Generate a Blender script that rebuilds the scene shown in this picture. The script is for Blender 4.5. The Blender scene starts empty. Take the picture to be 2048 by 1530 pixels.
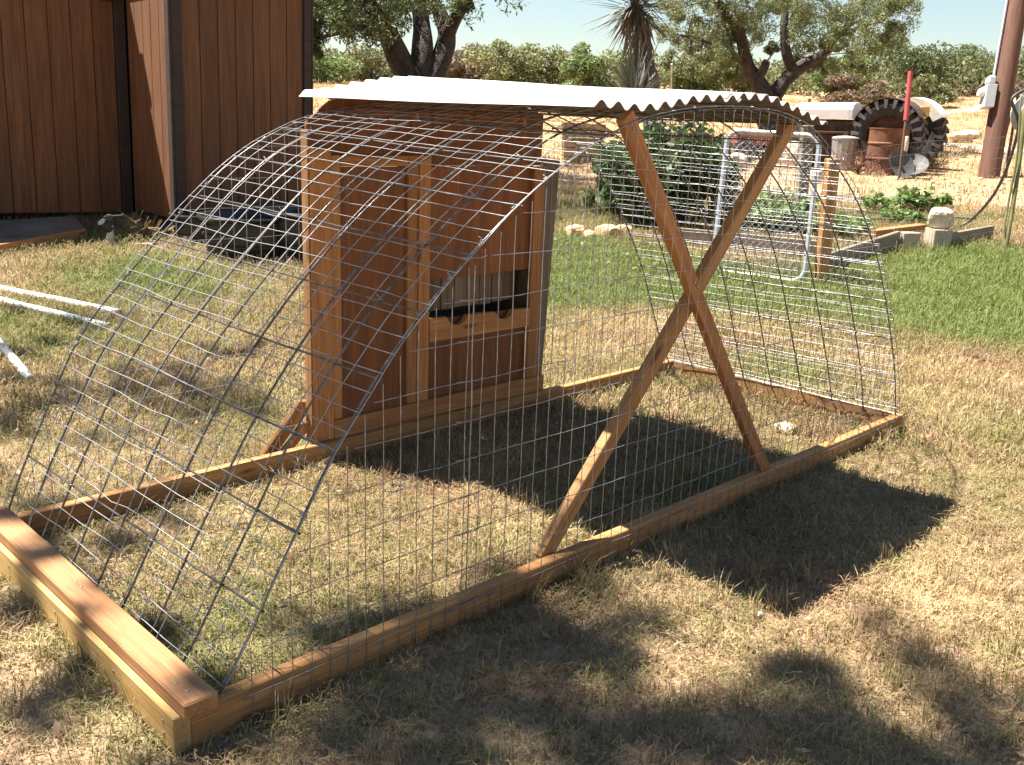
import bpy, bmesh, math, random
import numpy as np
from mathutils import Vector, Matrix, noise
PI = math.pi
R = math.radians
rnd = random.Random(11)
nrng = np.random.default_rng(7)
scene = bpy.context.scene
COL = scene.collection

# ------------------------------------------------------------------ camera, sky, sun, exposure
cam_data = bpy.data.cameras.new('camera')
cam = bpy.data.objects.new('camera', cam_data)
COL.objects.link(cam)
cam.matrix_world = Matrix(((0.713072, 0.158346, -0.682975, -0.744967), (-0.700097, 0.212677, -0.681640, -1.694614), (0.037318, 0.964207, 0.262511, 1.307188), (0.000000, 0.000000, 0.000000, 1.000000)))
cam_data.sensor_width = 36.0
cam_data.lens = 33.727
cam_data.clip_start = 0.05
cam_data.clip_end = 2000
scene.camera = cam

SUN_TO = Vector((-0.205, 0.43, 1.0)).normalized()
SUN_ELEV = math.asin(SUN_TO.z)
SUN_AZ = math.atan2(SUN_TO.x, SUN_TO.y)
world = bpy.data.worlds.new('World')
scene.world = world
world.use_nodes = True
wn = world.node_tree
bg = wn.nodes['Background']
sky = wn.nodes.new('ShaderNodeTexSky')
sky.sky_type = 'NISHITA'
sky.sun_disc = False
sky.sun_elevation = SUN_ELEV
sky.sun_rotation = SUN_AZ
sky.altitude = 300
sky.air_density = 1.3
sky.dust_density = 0.3
sky.ozone_density = 1.2
wn.links.new(sky.outputs[0], bg.inputs['Color'])
bg.inputs['Strength'].default_value = 0.036
sun_data = bpy.data.lights.new('sun', 'SUN')
sun_data.energy = 5.0
sun_data.angle = R(0.53)
sun_data.color = (1.0, 0.93, 0.82)
sun = bpy.data.objects.new('sun', sun_data)
COL.objects.link(sun)
sun.rotation_euler = SUN_TO.to_track_quat('Z', 'Y').to_euler()
sun.location = (-5, 10, 25)
vs = scene.view_settings
vs.view_transform = 'Standard'
vs.look = 'None'
vs.gamma = 1
vs.use_curve_mapping = False
vs.exposure = 2.05
try:
    scene.cycles.max_bounces = 6
    scene.cycles.transparent_max_bounces = 6
except Exception:
    pass

# ------------------------------------------------------------------ terrain height
CX, CY = (-0.7450, -1.6946)
UP = Vector((-0.0453, 0.0071, 0.9990))      # plumb line: the yard itself slopes a little
_r = np.arange(0, 600, .05)
def _ss(a):
    a = np.clip(a, 0, 1)
    return a * a * (3 - 2 * a)
_sl = _ss((_r + .025 - 5.2) / 1.6) * .085 - _ss((_r + .025 - 12) / 4) * .022 - np.clip((_r + .025 - 55) / 25, 0, 1) * .04
_z = np.r_[0, np.cumsum(_sl[:-1]) * .05]
def ter(x, y):
    return np.interp(np.hypot(np.asarray(x) - CX, np.asarray(y) - CY), _r, _z)
def tz(x, y):
    return float(ter(x, y))
def vnoise(x, y, s, seed):
    # smooth value noise on a lattice, vectorised
    x = np.asarray(x) * s + 137.3 + seed * 17.1
    y = np.asarray(y) * s + 211.7 + seed * 31.7
    xi = np.floor(x).astype(np.int64); yi = np.floor(y).astype(np.int64)
    fx = x - xi; fy = y - yi
    fx = fx * fx * (3 - 2 * fx); fy = fy * fy * (3 - 2 * fy)
    def h(a, b):
        n = (a * 374761393 + b * 668265263 + seed * 1442695041) & 0x7fffffff
        n = ((n ^ (n >> 13)) * 1274126177) & 0x7fffffff
        return ((n ^ (n >> 16)) & 0xffff) / 65535.0
    return (h(xi, yi) * (1 - fx) + h(xi + 1, yi) * fx) * (1 - fy) + (h(xi, yi + 1) * (1 - fx) + h(xi + 1, yi + 1) * fx) * fy

# ------------------------------------------------------------------ object helpers
def tag(o, label=None, cat=None, group=None, kind=None):
    if label: o['label'] = label
    if cat: o['category'] = cat
    if group: o['group'] = group
    if kind: o['kind'] = kind
    return o
def empty(name, loc=(0, 0, 0), label=None, cat=None, group=None, rot=None):
    o = bpy.data.objects.new(name, None)
    COL.objects.link(o)
    o.empty_display_size = .2
    o.location = loc
    if rot is not None: o.rotation_euler = rot
    return tag(o, label, cat, group)
def link(name, me, mat=None, parent=None, loc=None):
    o = bpy.data.objects.new(name, me)
    COL.objects.link(o)
    if mat is not None and len(me.materials) == 0: me.materials.append(mat)
    if parent is not None: o.parent = parent
    if loc is not None: o.location = loc
    return o
def copy_obj(o, parent=None):
    c = o.copy()
    COL.objects.link(c)
    if parent is not None: c.parent = parent
    return c
def copy_tree(o, parent=None):
    c = copy_obj(o, parent)
    for ch in list(o.children): copy_tree(ch, c)
    return c
def npmesh(name, v, f, smooth=False):
    v = np.asarray(v, dtype=np.float32); f = np.asarray(f, dtype=np.int32)
    me = bpy.data.meshes.new(name)
    k = f.shape[1]
    me.vertices.add(len(v)); me.vertices.foreach_set('co', v.ravel())
    me.loops.add(f.size); me.loops.foreach_set('vertex_index', f.ravel())
    me.polygons.add(len(f))
    me.polygons.foreach_set('loop_start', np.arange(0, f.size, k, dtype=np.int32))
    if smooth: me.polygons.foreach_set('use_smooth', np.ones(len(f), dtype=bool))
    me.update(calc_edges=True)
    me.validate()
    return me
class MB:
    """collects vertices and faces of one part"""
    def __init__(s): s.v = []; s.f = []; s.smooth = []
    def add(s, v, f, smooth=False):
        n = len(s.v)
        s.v.extend([tuple(p) for p in v]); s.f.extend([tuple(i + n for i in q) for q in f])
        s.smooth.extend([smooth] * len(f))
        return s
    def box(s, lo, hi, bev=0.0, M=None):
        bm = bmesh.new()
        bmesh.ops.create_cube(bm, size=1)
        for p in bm.verts:
            p.co = Vector([lo[i] + (p.co[i] + .5) * (hi[i] - lo[i]) for i in range(3)])
        if bev: bmesh.ops.bevel(bm, geom=bm.edges[:], offset=bev, segments=1, affect='EDGES', profile=.5)
        if M is not None: bm.transform(M)
        bm.verts.index_update()
        s.add([p.co for p in bm.verts], [[q.index for q in fc.verts] for fc in bm.faces])
        bm.free()
        return s
    def tube(s, pts, rad, n=6, cap=True, smooth=True):
        pts = [Vector(p) for p in pts]
        m = len(pts)
        rr = rad if isinstance(rad, (list, tuple)) else [rad] * m
        vs_, fs = [], []
        t0 = (pts[1] - pts[0]).normalized()
        a = t0.orthogonal().normalized()
        for i in range(m):
            t = (pts[min(i + 1, m - 1)] - pts[max(i - 1, 0)])
            if t.length < 1e-9: t = t0
            t = t.normalized()
            a = (a - t * a.dot(t))
            if a.length < 1e-6: a = t.orthogonal()
            a.normalize()
            b = t.cross(a)
            for k in range(n):
                w = 2 * PI * k / n
                vs_.append(pts[i] + (a * math.cos(w) + b * math.sin(w)) * rr[i])
        for i in range(m - 1):
            for k in range(n):
                k2 = (k + 1) % n
                fs.append((i * n + k, i * n + k2, (i + 1) * n + k2, (i + 1) * n + k))
        s.add(vs_, fs, smooth)
        if cap:
            s.add(vs_[:n], [tuple(range(n - 1, -1, -1))]); s.add(vs_[-n:], [tuple(range(n))])
        return s
    def lathe(s, prof, n=32, M=None, smooth=True, close=False):
        prof = list(prof) + ([prof[0]] if close else [])
        # split at sharp bends so that each band shades by itself
        runs = [[prof[0]]]
        for i in range(1, len(prof)):
            runs[-1].append(prof[i])
            if 0 < i < len(prof) - 1:
                d0 = Vector(prof[i]) - Vector(prof[i - 1]); d1 = Vector(prof[i + 1]) - Vector(prof[i])
                if d0.length > 1e-7 and d1.length > 1e-7 and d0.angle(d1) > R(35): runs.append([prof[i]])
        for pr in runs:
            vs_, fs = [], []
            m = len(pr)
            for k in range(n):
                w = 2 * PI * k / n
                for (r_, z_) in pr: vs_.append(Vector((r_ * math.cos(w), r_ * math.sin(w), z_)))
            for k in range(n):
                k2 = (k + 1) % n
                for i in range(m - 1): fs.append((k * m + i, k2 * m + i, k2 * m + i + 1, k * m + i + 1))
            if M is not None: vs_ = [M @ p for p in vs_]
            s.add(vs_, fs, smooth)
        return s
    def mesh(s, name):
        me = bpy.data.meshes.new(name)
        me.from_pydata(s.v, [], s.f)
        me.polygons.foreach_set('use_smooth', s.smooth)
        me.update()
        return me
    def build(s, name, mat, parent=None, loc=None):
        return link(name, s.mesh(name), mat, parent, loc)
def frame(p0, p1, up=(0, 0, 1)):
    """matrix whose X runs from p0 to p1"""
    p0 = Vector(p0); x = (Vector(p1) - p0).normalized()
    u = Vector(up); y = u.cross(x).normalized(); z = x.cross(y)
    M = Matrix((x, y, z)).transposed().to_4x4(); M.translation = p0
    return M
def board(name, p0, p1, w, t, mat, parent=None, up=(0, 0, 1), bev=.003, off=(0, 0)):
    """a plank from p0 to p1: local X is the grain, w across (Y), t thick (Z, along up)"""
    L = (Vector(p1) - Vector(p0)).length
    m = MB().box((0, -w / 2 + off[0], -t / 2 + off[1]), (L, w / 2 + off[0], t / 2 + off[1]), bev)
    o = m.build(name, mat, parent)
    o.matrix_local = frame(p0, p1, up)
    return o

# ------------------------------------------------------------------ material helpers
class NT:
    def __init__(s, name):
        s.m = bpy.data.materials.new(name); s.m.use_nodes = True
        s.t = s.m.node_tree; s.n = s.t.nodes; s.l = s.t.links
        s.p = s.n['Principled BSDF']; s.out = s.n['Material Output']
    def new(s, k, **kw):
        nd = s.n.new(k)
        for a, b in kw.items(): setattr(nd, a, b)
        return nd
    def set(s, sock, val):
        if hasattr(val, 'is_output') or isinstance(val, bpy.types.NodeSocket): s.l.new(val, sock)
        else: sock.default_value = val
    def coord(s, which='Object', scale=(1, 1, 1), rnd_off=False):
        tc = s.new('ShaderNodeTexCoord'); mp = s.new('ShaderNodeMapping')
        s.l.new(tc.outputs[which], mp.inputs['Vector'])
        mp.inputs['Scale'].default_value = scale
        if rnd_off:
            oi = s.new('ShaderNodeObjectInfo'); mu = s.new('ShaderNodeMath', operation='MULTIPLY')
            s.l.new(oi.outputs['Random'], mu.inputs[0]); mu.inputs[1].default_value = 57.0
            s.l.new(mu.outputs[0], mp.inputs['Location'])
        return mp.outputs[0]
    def noise(s, vec, scale=5, detail=4, rough=.55, dist=0.0):
        nd = s.new('ShaderNodeTexNoise')
        s.l.new(vec, nd.inputs['Vector'])
        nd.inputs['Scale'].default_value = scale; nd.inputs['Detail'].default_value = detail
        nd.inputs['Roughness'].default_value = rough; nd.inputs['Distortion'].default_value = dist
        return nd.outputs['Fac']
    def ramp(s, fac, stops):
        nd = s.new('ShaderNodeValToRGB'); s.l.new(fac, nd.inputs[0])
        el = nd.color_ramp.elements
        while len(el) < len(stops): el.new(.5)
        for e, (p, c) in zip(el, stops):
            e.position = p; e.color = (c, c, c, 1) if isinstance(c, (int, float)) else (*c, 1)
        return nd.outputs[0]
    def mix(s, f, a, b, mode='MIX'):
        nd = s.new('ShaderNodeMix', data_type='RGBA', blend_type=mode)
        s.set(nd.inputs[0], f); s.set(nd.inputs[6], a if not isinstance(a, tuple) else (*a, 1)); s.set(nd.inputs[7], b if not isinstance(b, tuple) else (*b, 1))
        return nd.outputs[2]
    def bump(s, h, strength=.3, dist=.01):
        nd = s.new('ShaderNodeBump'); s.l.new(h, nd.inputs['Height'])
        nd.inputs['Strength'].default_value = strength; nd.inputs['Distance'].default_value = dist
        s.l.new(nd.outputs[0], s.p.inputs['Normal'])
    def col(s, c): s.set(s.p.inputs['Base Color'], c if not isinstance(c, tuple) else (*c, 1))
    def rough(s, v): s.set(s.p.inputs['Roughness'], v)
    def metal(s, v): s.set(s.p.inputs['Metallic'], v)
    def rand(s):
        return s.new('ShaderNodeObjectInfo').outputs['Random']

def wood(name, light, dark, grain=1.0, rough=.75, grey=None, knots=True):
    m = NT(name)
    v = m.coord('Object', (.55 * grain, 9, 9), True)
    g1 = m.noise(v, 3.0, 6, .6, .6)
    v2 = m.coord('Object', (1.2 * grain, 60, 60), True)
    g2 = m.noise(v2, 4.0, 3, .6)
    v3 = m.coord('Object', (1, 1, 1), True)
    g3 = m.noise(v3, 2.2, 4, .6)
    c = m.ramp(g1, [(.33, dark), (.5, tuple((a + b) / 2 for a, b in zip(light, dark))), (.64, light)])
    c = m.mix(m.ramp(g2, [(.35, .55), (.6, 0.0)]), c, tuple(.45 * q for q in dark))
    c = m.mix(m.ramp(g3, [(.4, 0.0), (.75, .35)]), c, tuple(.6 * q for q in light))
    if knots:
        vo = m.new('ShaderNodeTexVoronoi')
        m.l.new(m.coord('Object', (2.2, 9, 9), True), vo.inputs['Vector'])
        vo.inputs['Scale'].default_value = 1.0
        c = m.mix(m.ramp(vo.outputs['Distance'], [(.05, .85), (.12, 0.0)]), c, tuple(.22 * q for q in dark))
    if grey: c = m.mix(m.ramp(g3, [(.35, 0.0), (.6, .8)]), c, grey)
    br = m.new('ShaderNodeHueSaturation')
    mr = m.new('ShaderNodeMapRange'); m.l.new(m.rand(), mr.inputs[0]); mr.inputs[3].default_value = .8; mr.inputs[4].default_value = 1.15
    m.l.new(mr.outputs[0], br.inputs['Value']); m.l.new(c, br.inputs['Color'])
    m.col(br.outputs[0]); m.rough(rough)
    m.bump(g2, .35, .004)
    return m.m
def simple(name, c1, c2, scale=8, rough=.6, metal=0.0, bump=.2, bdist=.004, detail=5):
    m = NT(name)
    f = m.noise(m.coord('Object', (1, 1, 1), True), scale, detail, .62)
    m.col(m.ramp(f, [(.32, c1), (.68, c2)]))
    m.rough(m.ramp(f, [(.3, min(1, rough + .12)), (.7, max(0, rough - .1))])); m.metal(metal)
    if bump: m.bump(m.noise(m.coord('Object', (1, 1, 1), True), scale * 5, 4), bump, bdist)
    return m.m
def leafmat(name, a, b, c=None, scale=2.5, trans=.35):
    m = NT(name)
    v = m.coord('Object', (1, 1, 1), True)
    f = m.noise(v, scale, 3, .6)
    col = m.ramp(f, [(.3, a), (.7, b)])
    f2 = m.noise(v, scale * 9, 2, .6)
    col = m.mix(m.ramp(f2, [(.5, 0.0), (.75, .6)]), col, c or tuple(1.5 * q for q in b))
    hs = m.new('ShaderNodeHueSaturation'); mr = m.new('ShaderNodeMapRange')
    m.l.new(m.rand(), mr.inputs[0]); mr.inputs[3].default_value = .75; mr.inputs[4].default_value = 1.2
    m.l.new(mr.outputs[0], hs.inputs['Value']); m.l.new(col, hs.inputs['Color'])
    m.col(hs.outputs[0]); m.rough(.6)
    tr = m.new('ShaderNodeBsdfTranslucent'); mx = m.new('ShaderNodeMixShader')
    m.l.new(hs.outputs[0], tr.inputs[0]); mx.inputs[0].default_value = trans
    m.l.new(m.p.outputs[0], mx.inputs[1]); m.l.new(tr.outputs[0], mx.inputs[2])
    m.l.new(mx.outputs[0], m.out.inputs[0])
    return m.m

M = {}
M['pine'] = wood('pine', (.42, .225, .08), (.25, .11, .032))
M['pine_brown'] = wood('pine_brown', (.52, .27, .115), (.35, .155, .055))
M['pine_yellow'] = wood('pine_yellow', (.56, .37, .14), (.40, .23, .07))
M['ply'] = wood('stained_plywood', (.28, .105, .034), (.15, .05, .015), knots=False)
M['trim'] = wood('cedar_trim', (.50, .24, .085), (.32, .13, .04))
M['grey_wood'] = wood('weathered_wood', (.20, .155, .105), (.10, .075, .05), grey=(.22, .19, .15))
M['bed_wood'] = wood('bed_board', (.30, .21, .14), (.17, .11, .07), grey=(.30, .25, .2))
M['picket'] = wood('weathered_picket', (.30, .23, .16), (.16, .11, .07), knots=True)
M['siding'] = wood('shed_siding', (.20, .080, .028), (.10, .038, .014), knots=False)
M['shed_trim'] = wood('shed_trim', (.055, .03, .022), (.025, .015, .012), knots=False)
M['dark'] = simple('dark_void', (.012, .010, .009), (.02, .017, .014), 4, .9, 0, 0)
M['rod'] = simple('steel_rod', (.06, .057, .055), (.17, .17, .17), 30, .36, .8, .2, .001)
M['galv'] = simple('galvanised_wire', (.20, .20, .21), (.38, .38, .40), 40, .52, .8, .1, .001)
M['galv_pipe'] = simple('galvanised_pipe', (.42, .44, .46), (.62, .64, .66), 14, .38, .75, .1, .001)
M['roof'] = simple('corrugated_sheet', (.66, .655, .64), (.78, .77, .75), 5, .42, .25, .08, .002)
M['roof_under'] = simple('shaded_underside', (.085, .062, .05), (.15, .115, .095), 4, .6, .2, .08, .002)  # underside shade and brown ground reflection put into the colour
M['pvc'] = simple('white_pvc', (.62, .60, .56), (.82, .81, .78), 6, .4, 0, .1, .001)
M['black_plastic'] = simple('black_plastic', (.008, .009, .012), (.02, .022, .027), 5, .38, 0, .15, .003)
M['rust'] = simple('rusted_steel', (.085, .034, .02), (.21, .088, .045), 6, .75, .25, .35, .003)
M['rust_dark'] = simple('dark_rusted_steel', (.045, .028, .02), (.12, .06, .035), 8, .7, .3, .3, .003)
M['can'] = simple('zinc_can', (.30, .29, .28), (.46, .45, .43), 9, .5, .55, .15, .002)
M['rubber'] = simple('tyre_rubber', (.014, .013, .013), (.035, .032, .03), 10, .8, 0, .3, .004)
M['dusty_rubber'] = simple('dusty_tyre', (.06, .053, .05), (.15, .13, .12), 6, .9, 0, .3, .004)
M['white_paint'] = simple('white_enamel', (.74, .73, .70), (.83, .82, .80), 5, .4, 0, .05, .001)
M['dirty_white'] = simple('dirty_white_enamel', (.50, .46, .38), (.80, .76, .68), 7, .5, 0, .1, .002)
M['engine'] = simple('oily_engine', (.015, .014, .014), (.06, .045, .035), 12, .55, .4, .4, .006)
M['red'] = simple('red_paint', (.25, .03, .03), (.38, .06, .06), 9, .55, 0, .15, .002)
M['redpart'] = simple('faded_red_paint', (.28, .07, .04), (.42, .15, .09), 9, .65, 0, .15, .002)
M['yellow'] = simple('ochre_paint', (.38, .22, .05), (.52, .33, .10), 5, .7, 0, .15, .002)
M['steel'] = simple('dull_steel', (.05, .05, .05), (.085, .085, .085), 14, .7, .1, .25, .002)
M['box_grey'] = simple('grey_steel_box', (.36, .37, .38), (.46, .47, .48), 5, .45, .2, .05, .001)
M['pole'] = wood('creosote_pole', (.145, .06, .034), (.065, .028, .018), rough=.85)
M['bark'] = simple('mesquite_bark', (.022, .017, .015), (.075, .055, .045), 9, .95, 0, .9, .03)
M['bark2'] = simple('grey_bark', (.05, .038, .03), (.13, .10, .08), 9, .95, 0, .9, .03)
M['limestone'] = simple('limestone', (.40, .32, .22), (.62, .53, .40), 6, .9, 0, .7, .02)
M['tan_stone'] = simple('tan_stone', (.42, .27, .14), (.60, .42, .24), 5, .9, 0, .6, .015)
M['concrete'] = simple('concrete_block', (.30, .25, .19), (.42, .36, .28), 14, .95, 0, .6, .006)
M['hose_dark'] = simple('dark_hose', (.035, .033, .03), (.075, .07, .06), 7, .5, 0, .1, .001)
M['hose_green'] = simple('olive_hose', (.10, .10, .04), (.20, .19, .07), 7, .45, 0, .1, .001)
M['leaf_mesq'] = leafmat('mesquite_leaf', (.07, .095, .035), (.125, .15, .055), (.18, .19, .07))
M['leaf_mesq2'] = leafmat('mesquite_leaf_pale', (.15, .185, .07), (.235, .265, .11), (.29, .30, .13))
M['leaf_olive'] = leafmat('olive_scrub_leaf', (.125, .14, .055), (.19, .20, .085), (.24, .23, .12))
M['leaf_brown'] = leafmat('dry_scrub_leaf', (.12, .09, .05), (.19, .14, .085), (.24, .17, .12))
M['leaf_bright'] = leafmat('bright_shrub_leaf', (.10, .15, .045), (.17, .22, .07), (.22, .26, .09))
M['leaf_tomato'] = leafmat('vegetable_leaf_dark', (.035, .075, .022), (.075, .135, .038), (.14, .20, .06))
M['leaf_veg'] = leafmat('vegetable_leaf', (.08, .15, .03), (.16, .26, .06), (.25, .33, .10))
M['leaf_yucca'] = leafmat('yucca_leaf', (.055, .065, .05), (.10, .115, .085), (.15, .16, .12), 6, .1)
M['leaf_dead'] = leafmat('dead_yucca_leaf', (.10, .065, .035), (.26, .18, .10), (.38, .28, .17), 8, .15)
M['weed'] = leafmat('dry_weed', (.24, .165, .075), (.38, .28, .14), (.5, .4, .22), 6, .3)
# ------------------------------------------------------------------ ground
GREENS = [(6.87, 1.55, 0.9, 0.75), (7.31, 1.13, 1.0, 0.85), (8.11, 1.11, 0.9, 0.7), (6.53, 1.01, 0.7, 0.55), (5.65, 3.78, 0.8, 0.8), (5.19, 3.01, 0.8, 0.7), (5.5, 2.76, 0.8, 0.55), (5.42, 2.23, 0.7, 0.35), (5.61, 1.88, 0.6, 0.4), (6.13, 1.6, 0.5, 0.4), (10.46, 1.88, 0.6, 0.5), (7.52, 5.58, 0.9, 0.5), (1.9, 5.49, 0.8, 0.16), (2.31, 4.93, 0.7, 0.2), (1.13, 4.19, 0.8, 0.18), (2.89, 4.6, 0.6, 0.16), (1.28, 3.56, 0.5, 0.12), (6.38, 0.77, 0.8, 0.3), (9.73, 2.59, 0.8, 0.4), (8.29, 3.49, 0.7, 0.4)]
def green_at(x, y):
    """how green the lawn is at a place: watered band by the beds, patches elsewhere"""
    x = np.asarray(x, float); y = np.asarray(y, float)
    g = .27 + 0 * x
    for (gx, gy, rad, amt) in GREENS:
        d = np.hypot(x - gx, y - gy) / rad
        g = g + amt * np.exp(-d ** 2 * 1.3)
    n = .6 * vnoise(x, y, 1.1, 3) + .4 * vnoise(x, y, 3.1, 4)
    g = g * (.35 + 1.3 * n) + .35 * np.clip(n - .60, 0, 1) * (np.hypot(x - CX, y - CY) < 9)
    r = np.hypot(x - CX, y - CY)
    g = g * (1 - .8 * _ss((r - 9.5) / 4))
    return np.clip(g, 0, .66)
def bump_at(x, y):
    r = np.hypot(np.asarray(x) - CX, np.asarray(y) - CY)
    return (vnoise(x, y, .9, 8) - .5) * .03 * _ss((r - 4.5) / 3) + (vnoise(x, y, 4, 9) - .5) * .018 + (vnoise(x, y, .12, 12) - .5) * .5 * _ss((r - 16) / 20)
def gz(x, y):
    return float(ter(x, y) + bump_at(x, y))
def surface(x, y):
    return ter(x, y) + bump_at(x, y)
rr = np.r_[np.linspace(.02, 9, 150), 9 * (900 / 9) ** (np.linspace(0, 1, 130)[1:])]
na = 420
aa = np.linspace(0, 2 * PI, na, endpoint=False)
gx = CX + rr[:, None] * np.sin(aa)[None]; gy = CY + rr[:, None] * np.cos(aa)[None]
gzv = surface(np.minimum(np.abs(gx), 590) * np.sign(gx), np.minimum(np.abs(gy), 590) * np.sign(gy))
vv = np.stack([gx, gy, gzv], -1).reshape(-1, 3)
i0 = np.arange(len(rr) - 1)[:, None] * na; j0 = np.arange(na)[None]; j1 = (j0 + 1) % na
ff = np.stack([i0 + j0, i0 + na + j0, i0 + na + j1, i0 + j1], -1).reshape(-1, 4)[:, ::-1]
gme = npmesh('ground', vv, ff, True)
at_ = gme.attributes.new('green', 'FLOAT', 'POINT')
at_.data.foreach_set('value', green_at(vv[:, 0], vv[:, 1]).astype(np.float32))
at2 = gme.attributes.new('field', 'FLOAT', 'POINT')
at2.data.foreach_set('value', (_ss((np.hypot(vv[:, 0] - CX, vv[:, 1] - CY) - 11) / 7)).astype(np.float32))
g = NT('yard_ground')
gc = g.coord('Object')
n1 = g.noise(gc, 1.7, 6, .65); n2 = g.noise(gc, 38, 5, .7); n3 = g.noise(gc, 9, 5, .6); n4 = g.noise(gc, .35, 5, .6)
straw = g.ramp(n2, [(.28, (.09, .058, .036)), (.45, (.25, .17, .10)), (.62, (.46, .35, .21))])
soil = g.ramp(n3, [(.3, (.14, .082, .055)), (.7, (.34, .225, .15))])
base = g.mix(g.ramp(n1, [(.38, 0.0), (.6, .75)]), straw, soil)
ga = g.new('ShaderNodeAttribute', attribute_name='green')
grn = g.ramp(n2, [(.3, (.035, .05, .012)), (.7, (.13, .17, .04))])
base = g.mix(g.ramp(ga.outputs['Fac'], [(.28, 0.0), (.62, .85)]), base, grn)
fa = g.new('ShaderNodeAttribute', attribute_name='field')
fld = g.ramp(n4, [(.3, (.31, .18, .085)), (.5, (.40, .255, .125)), (.68, (.36, .24, .13))])
fld = g.mix(g.ramp(n3, [(.45, 0.0), (.75, .5)]), fld, (.26, .17, .08))
base = g.mix(fa.outputs['Fac'], base, fld)
g.col(base); g.rough(.95)
g.bump(n2, .7, .02)
ground = link('ground', gme, g.m)
tag(ground, kind='structure')

def track(name, pts, w, mat):
    """a worn dusty track lying on the field, a sheet just above the ground"""
    P = [Vector((p[0], p[1], 0)) for p in pts]
    V, F = [], []
    S = []
    for i in range(len(P) - 1):
        for k in range(14): S.append(P[i].lerp(P[i + 1], k / 14))
    S.append(P[-1])
    nw = 7
    for i, p in enumerate(S):
        t = (S[min(i + 1, len(S) - 1)] - S[max(i - 1, 0)]).normalized(); nn = Vector((-t.y, t.x, 0))
        ww = w * (.75 + .5 * noise.noise((p.x * .5, p.y * .5, 3)))
        for k in range(nw):
            q = p + nn * ww * (k / (nw - 1) - .5)
            V.append((q.x, q.y, gz(q.x, q.y) + (.05 if 0 < k < nw - 1 else -.03)))
    for i in range(len(S) - 1):
        for k in range(nw - 1): F.append((i * nw + k, i * nw + k + 1, (i + 1) * nw + k + 1, (i + 1) * nw + k))
    o = MB().add(V, F, True).build(name, mat)
    return tag(o, kind='structure')
M['dust'] = simple('dusty_track', (.52, .42, .29), (.66, .56, .41), 3, .95, 0, .3, .01)
M['sand'] = simple('sandy_track', (.50, .36, .21), (.62, .48, .30), 1.5, .95, 0, .3, .01)
track('path', [(20.197, 6.999), (19.951, 6.398), (19.720, 5.813), (19.249, 5.169), (19.398, 4.504)], .8, M['dust'])
track('path', [(35.752, 14.987), (34.963, 12.968), (38.913, 13.268), (47.303, 13.654)], 2.4, M['sand'])

# ------------------------------------------------------------------ grass (nobody could count it)
def blade_mesh(name, nb, hmin, hmax, spread, lean, wd, seed, flat=0.0):
    q = random.Random(seed)
    V, F = [], []
    for b in range(nb):
        a = q.uniform(0, 2 * PI); rad = spread * math.sqrt(q.random())
        bx, by = rad * math.cos(q.uniform(0, 2 * PI)), rad * math.sin(q.uniform(0, 2 * PI))
        h = q.uniform(hmin, hmax); ln = lean * q.uniform(.3, 1.2); w = wd * q.uniform(.6, 1.2)
        dx, dy = math.cos(a), math.sin(a); px, py = -dy, dx
        if q.random() < flat:
            z0 = q.uniform(.002, .018)
            L = h * q.uniform(.5, 1.15)
            k = [(0, z0), (L * .5, z0 + q.uniform(0, .012)), (L, z0 + q.uniform(-.004, .01))]
        else:
            k = [(0, -.004), (h * ln * .4, h * .6), (h * ln, h * (1 - .25 * ln))]
        n = len(V)
        for j, (d, z) in enumerate(k[:2]):
            ww = w * (1 - .25 * j)
            V += [(bx + dx * d + px * ww, by + dy * d + py * ww, z), (bx + dx * d - px * ww, by + dy * d - py * ww, z)]
        V.append((bx + dx * k[2][0], by + dy * k[2][0], k[2][1]))
        F += [(n, n + 1, n + 3), (n, n + 3, n + 2), (n + 2, n + 3, n + 4)]
    me = bpy.data.meshes.new(name); me.from_pydata(V, [], F); me.update()
    return me
gm = NT('grass_blade')
ia = gm.new('ShaderNodeAttribute', attribute_name='green', attribute_type='INSTANCER')
oi = gm.new('ShaderNodeObjectInfo')
cm = gm.coord('Object')
nn_ = gm.noise(cm, 60, 2, .5)
add = gm.new('ShaderNodeMath', operation='ADD'); gm.l.new(ia.outputs['Fac'], add.inputs[0])
mu = gm.new('ShaderNodeMath', operation='MULTIPLY_ADD'); gm.l.new(oi.outputs['Random'], mu.inputs[0]); mu.inputs[1].default_value = .55; mu.inputs[2].default_value = -.27
gm.l.new(mu.outputs[0], add.inputs[1])
strawc = gm.ramp(nn_, [(.3, (.29, .175, .085)), (.5, (.58, .42, .22)), (.7, (.80, .655, .40))])
hsv = gm.new('ShaderNodeHueSaturation'); mr = gm.new('ShaderNodeMapRange')
gm.l.new(oi.outputs['Random'], mr.inputs[0]); mr.inputs[3].default_value = .42; mr.inputs[4].default_value = 1.3
lowf = gm.new('ShaderNodeTexNoise'); gm.l.new(oi.outputs['Location'], lowf.inputs['Vector']); lowf.inputs['Scale'].default_value = 1.6; lowf.inputs['Detail'].default_value = 4
strawc = gm.mix(gm.ramp(lowf.outputs['Fac'], [(.42, 0.0), (.62, .75)]), strawc, (.36, .215, .125))
gm.l.new(strawc, hsv.inputs['Color']); gm.l.new(mr.outputs[0], hsv.inputs['Value'])
greenc = gm.ramp(nn_, [(.3, (.085, .12, .026)), (.7, (.22, .265, .065))])
fac = gm.ramp(add.outputs[0], [(.22, 0.0), (.5, 1.0)])
olive = gm.ramp(nn_, [(.3, (.115, .125, .034)), (.7, (.31, .30, .10))])
lush = gm.ramp(ia.outputs['Fac'], [(.36, 0.0), (.62, 1.0)])
cc = gm.mix(fac, hsv.outputs[0], gm.mix(lush, olive, greenc))
gm.col(cc); gm.rough(.7)
tr = gm.new('ShaderNodeBsdfTranslucent'); mx = gm.new('ShaderNodeMixShader'); mx.inputs[0].default_value = .35
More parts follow.
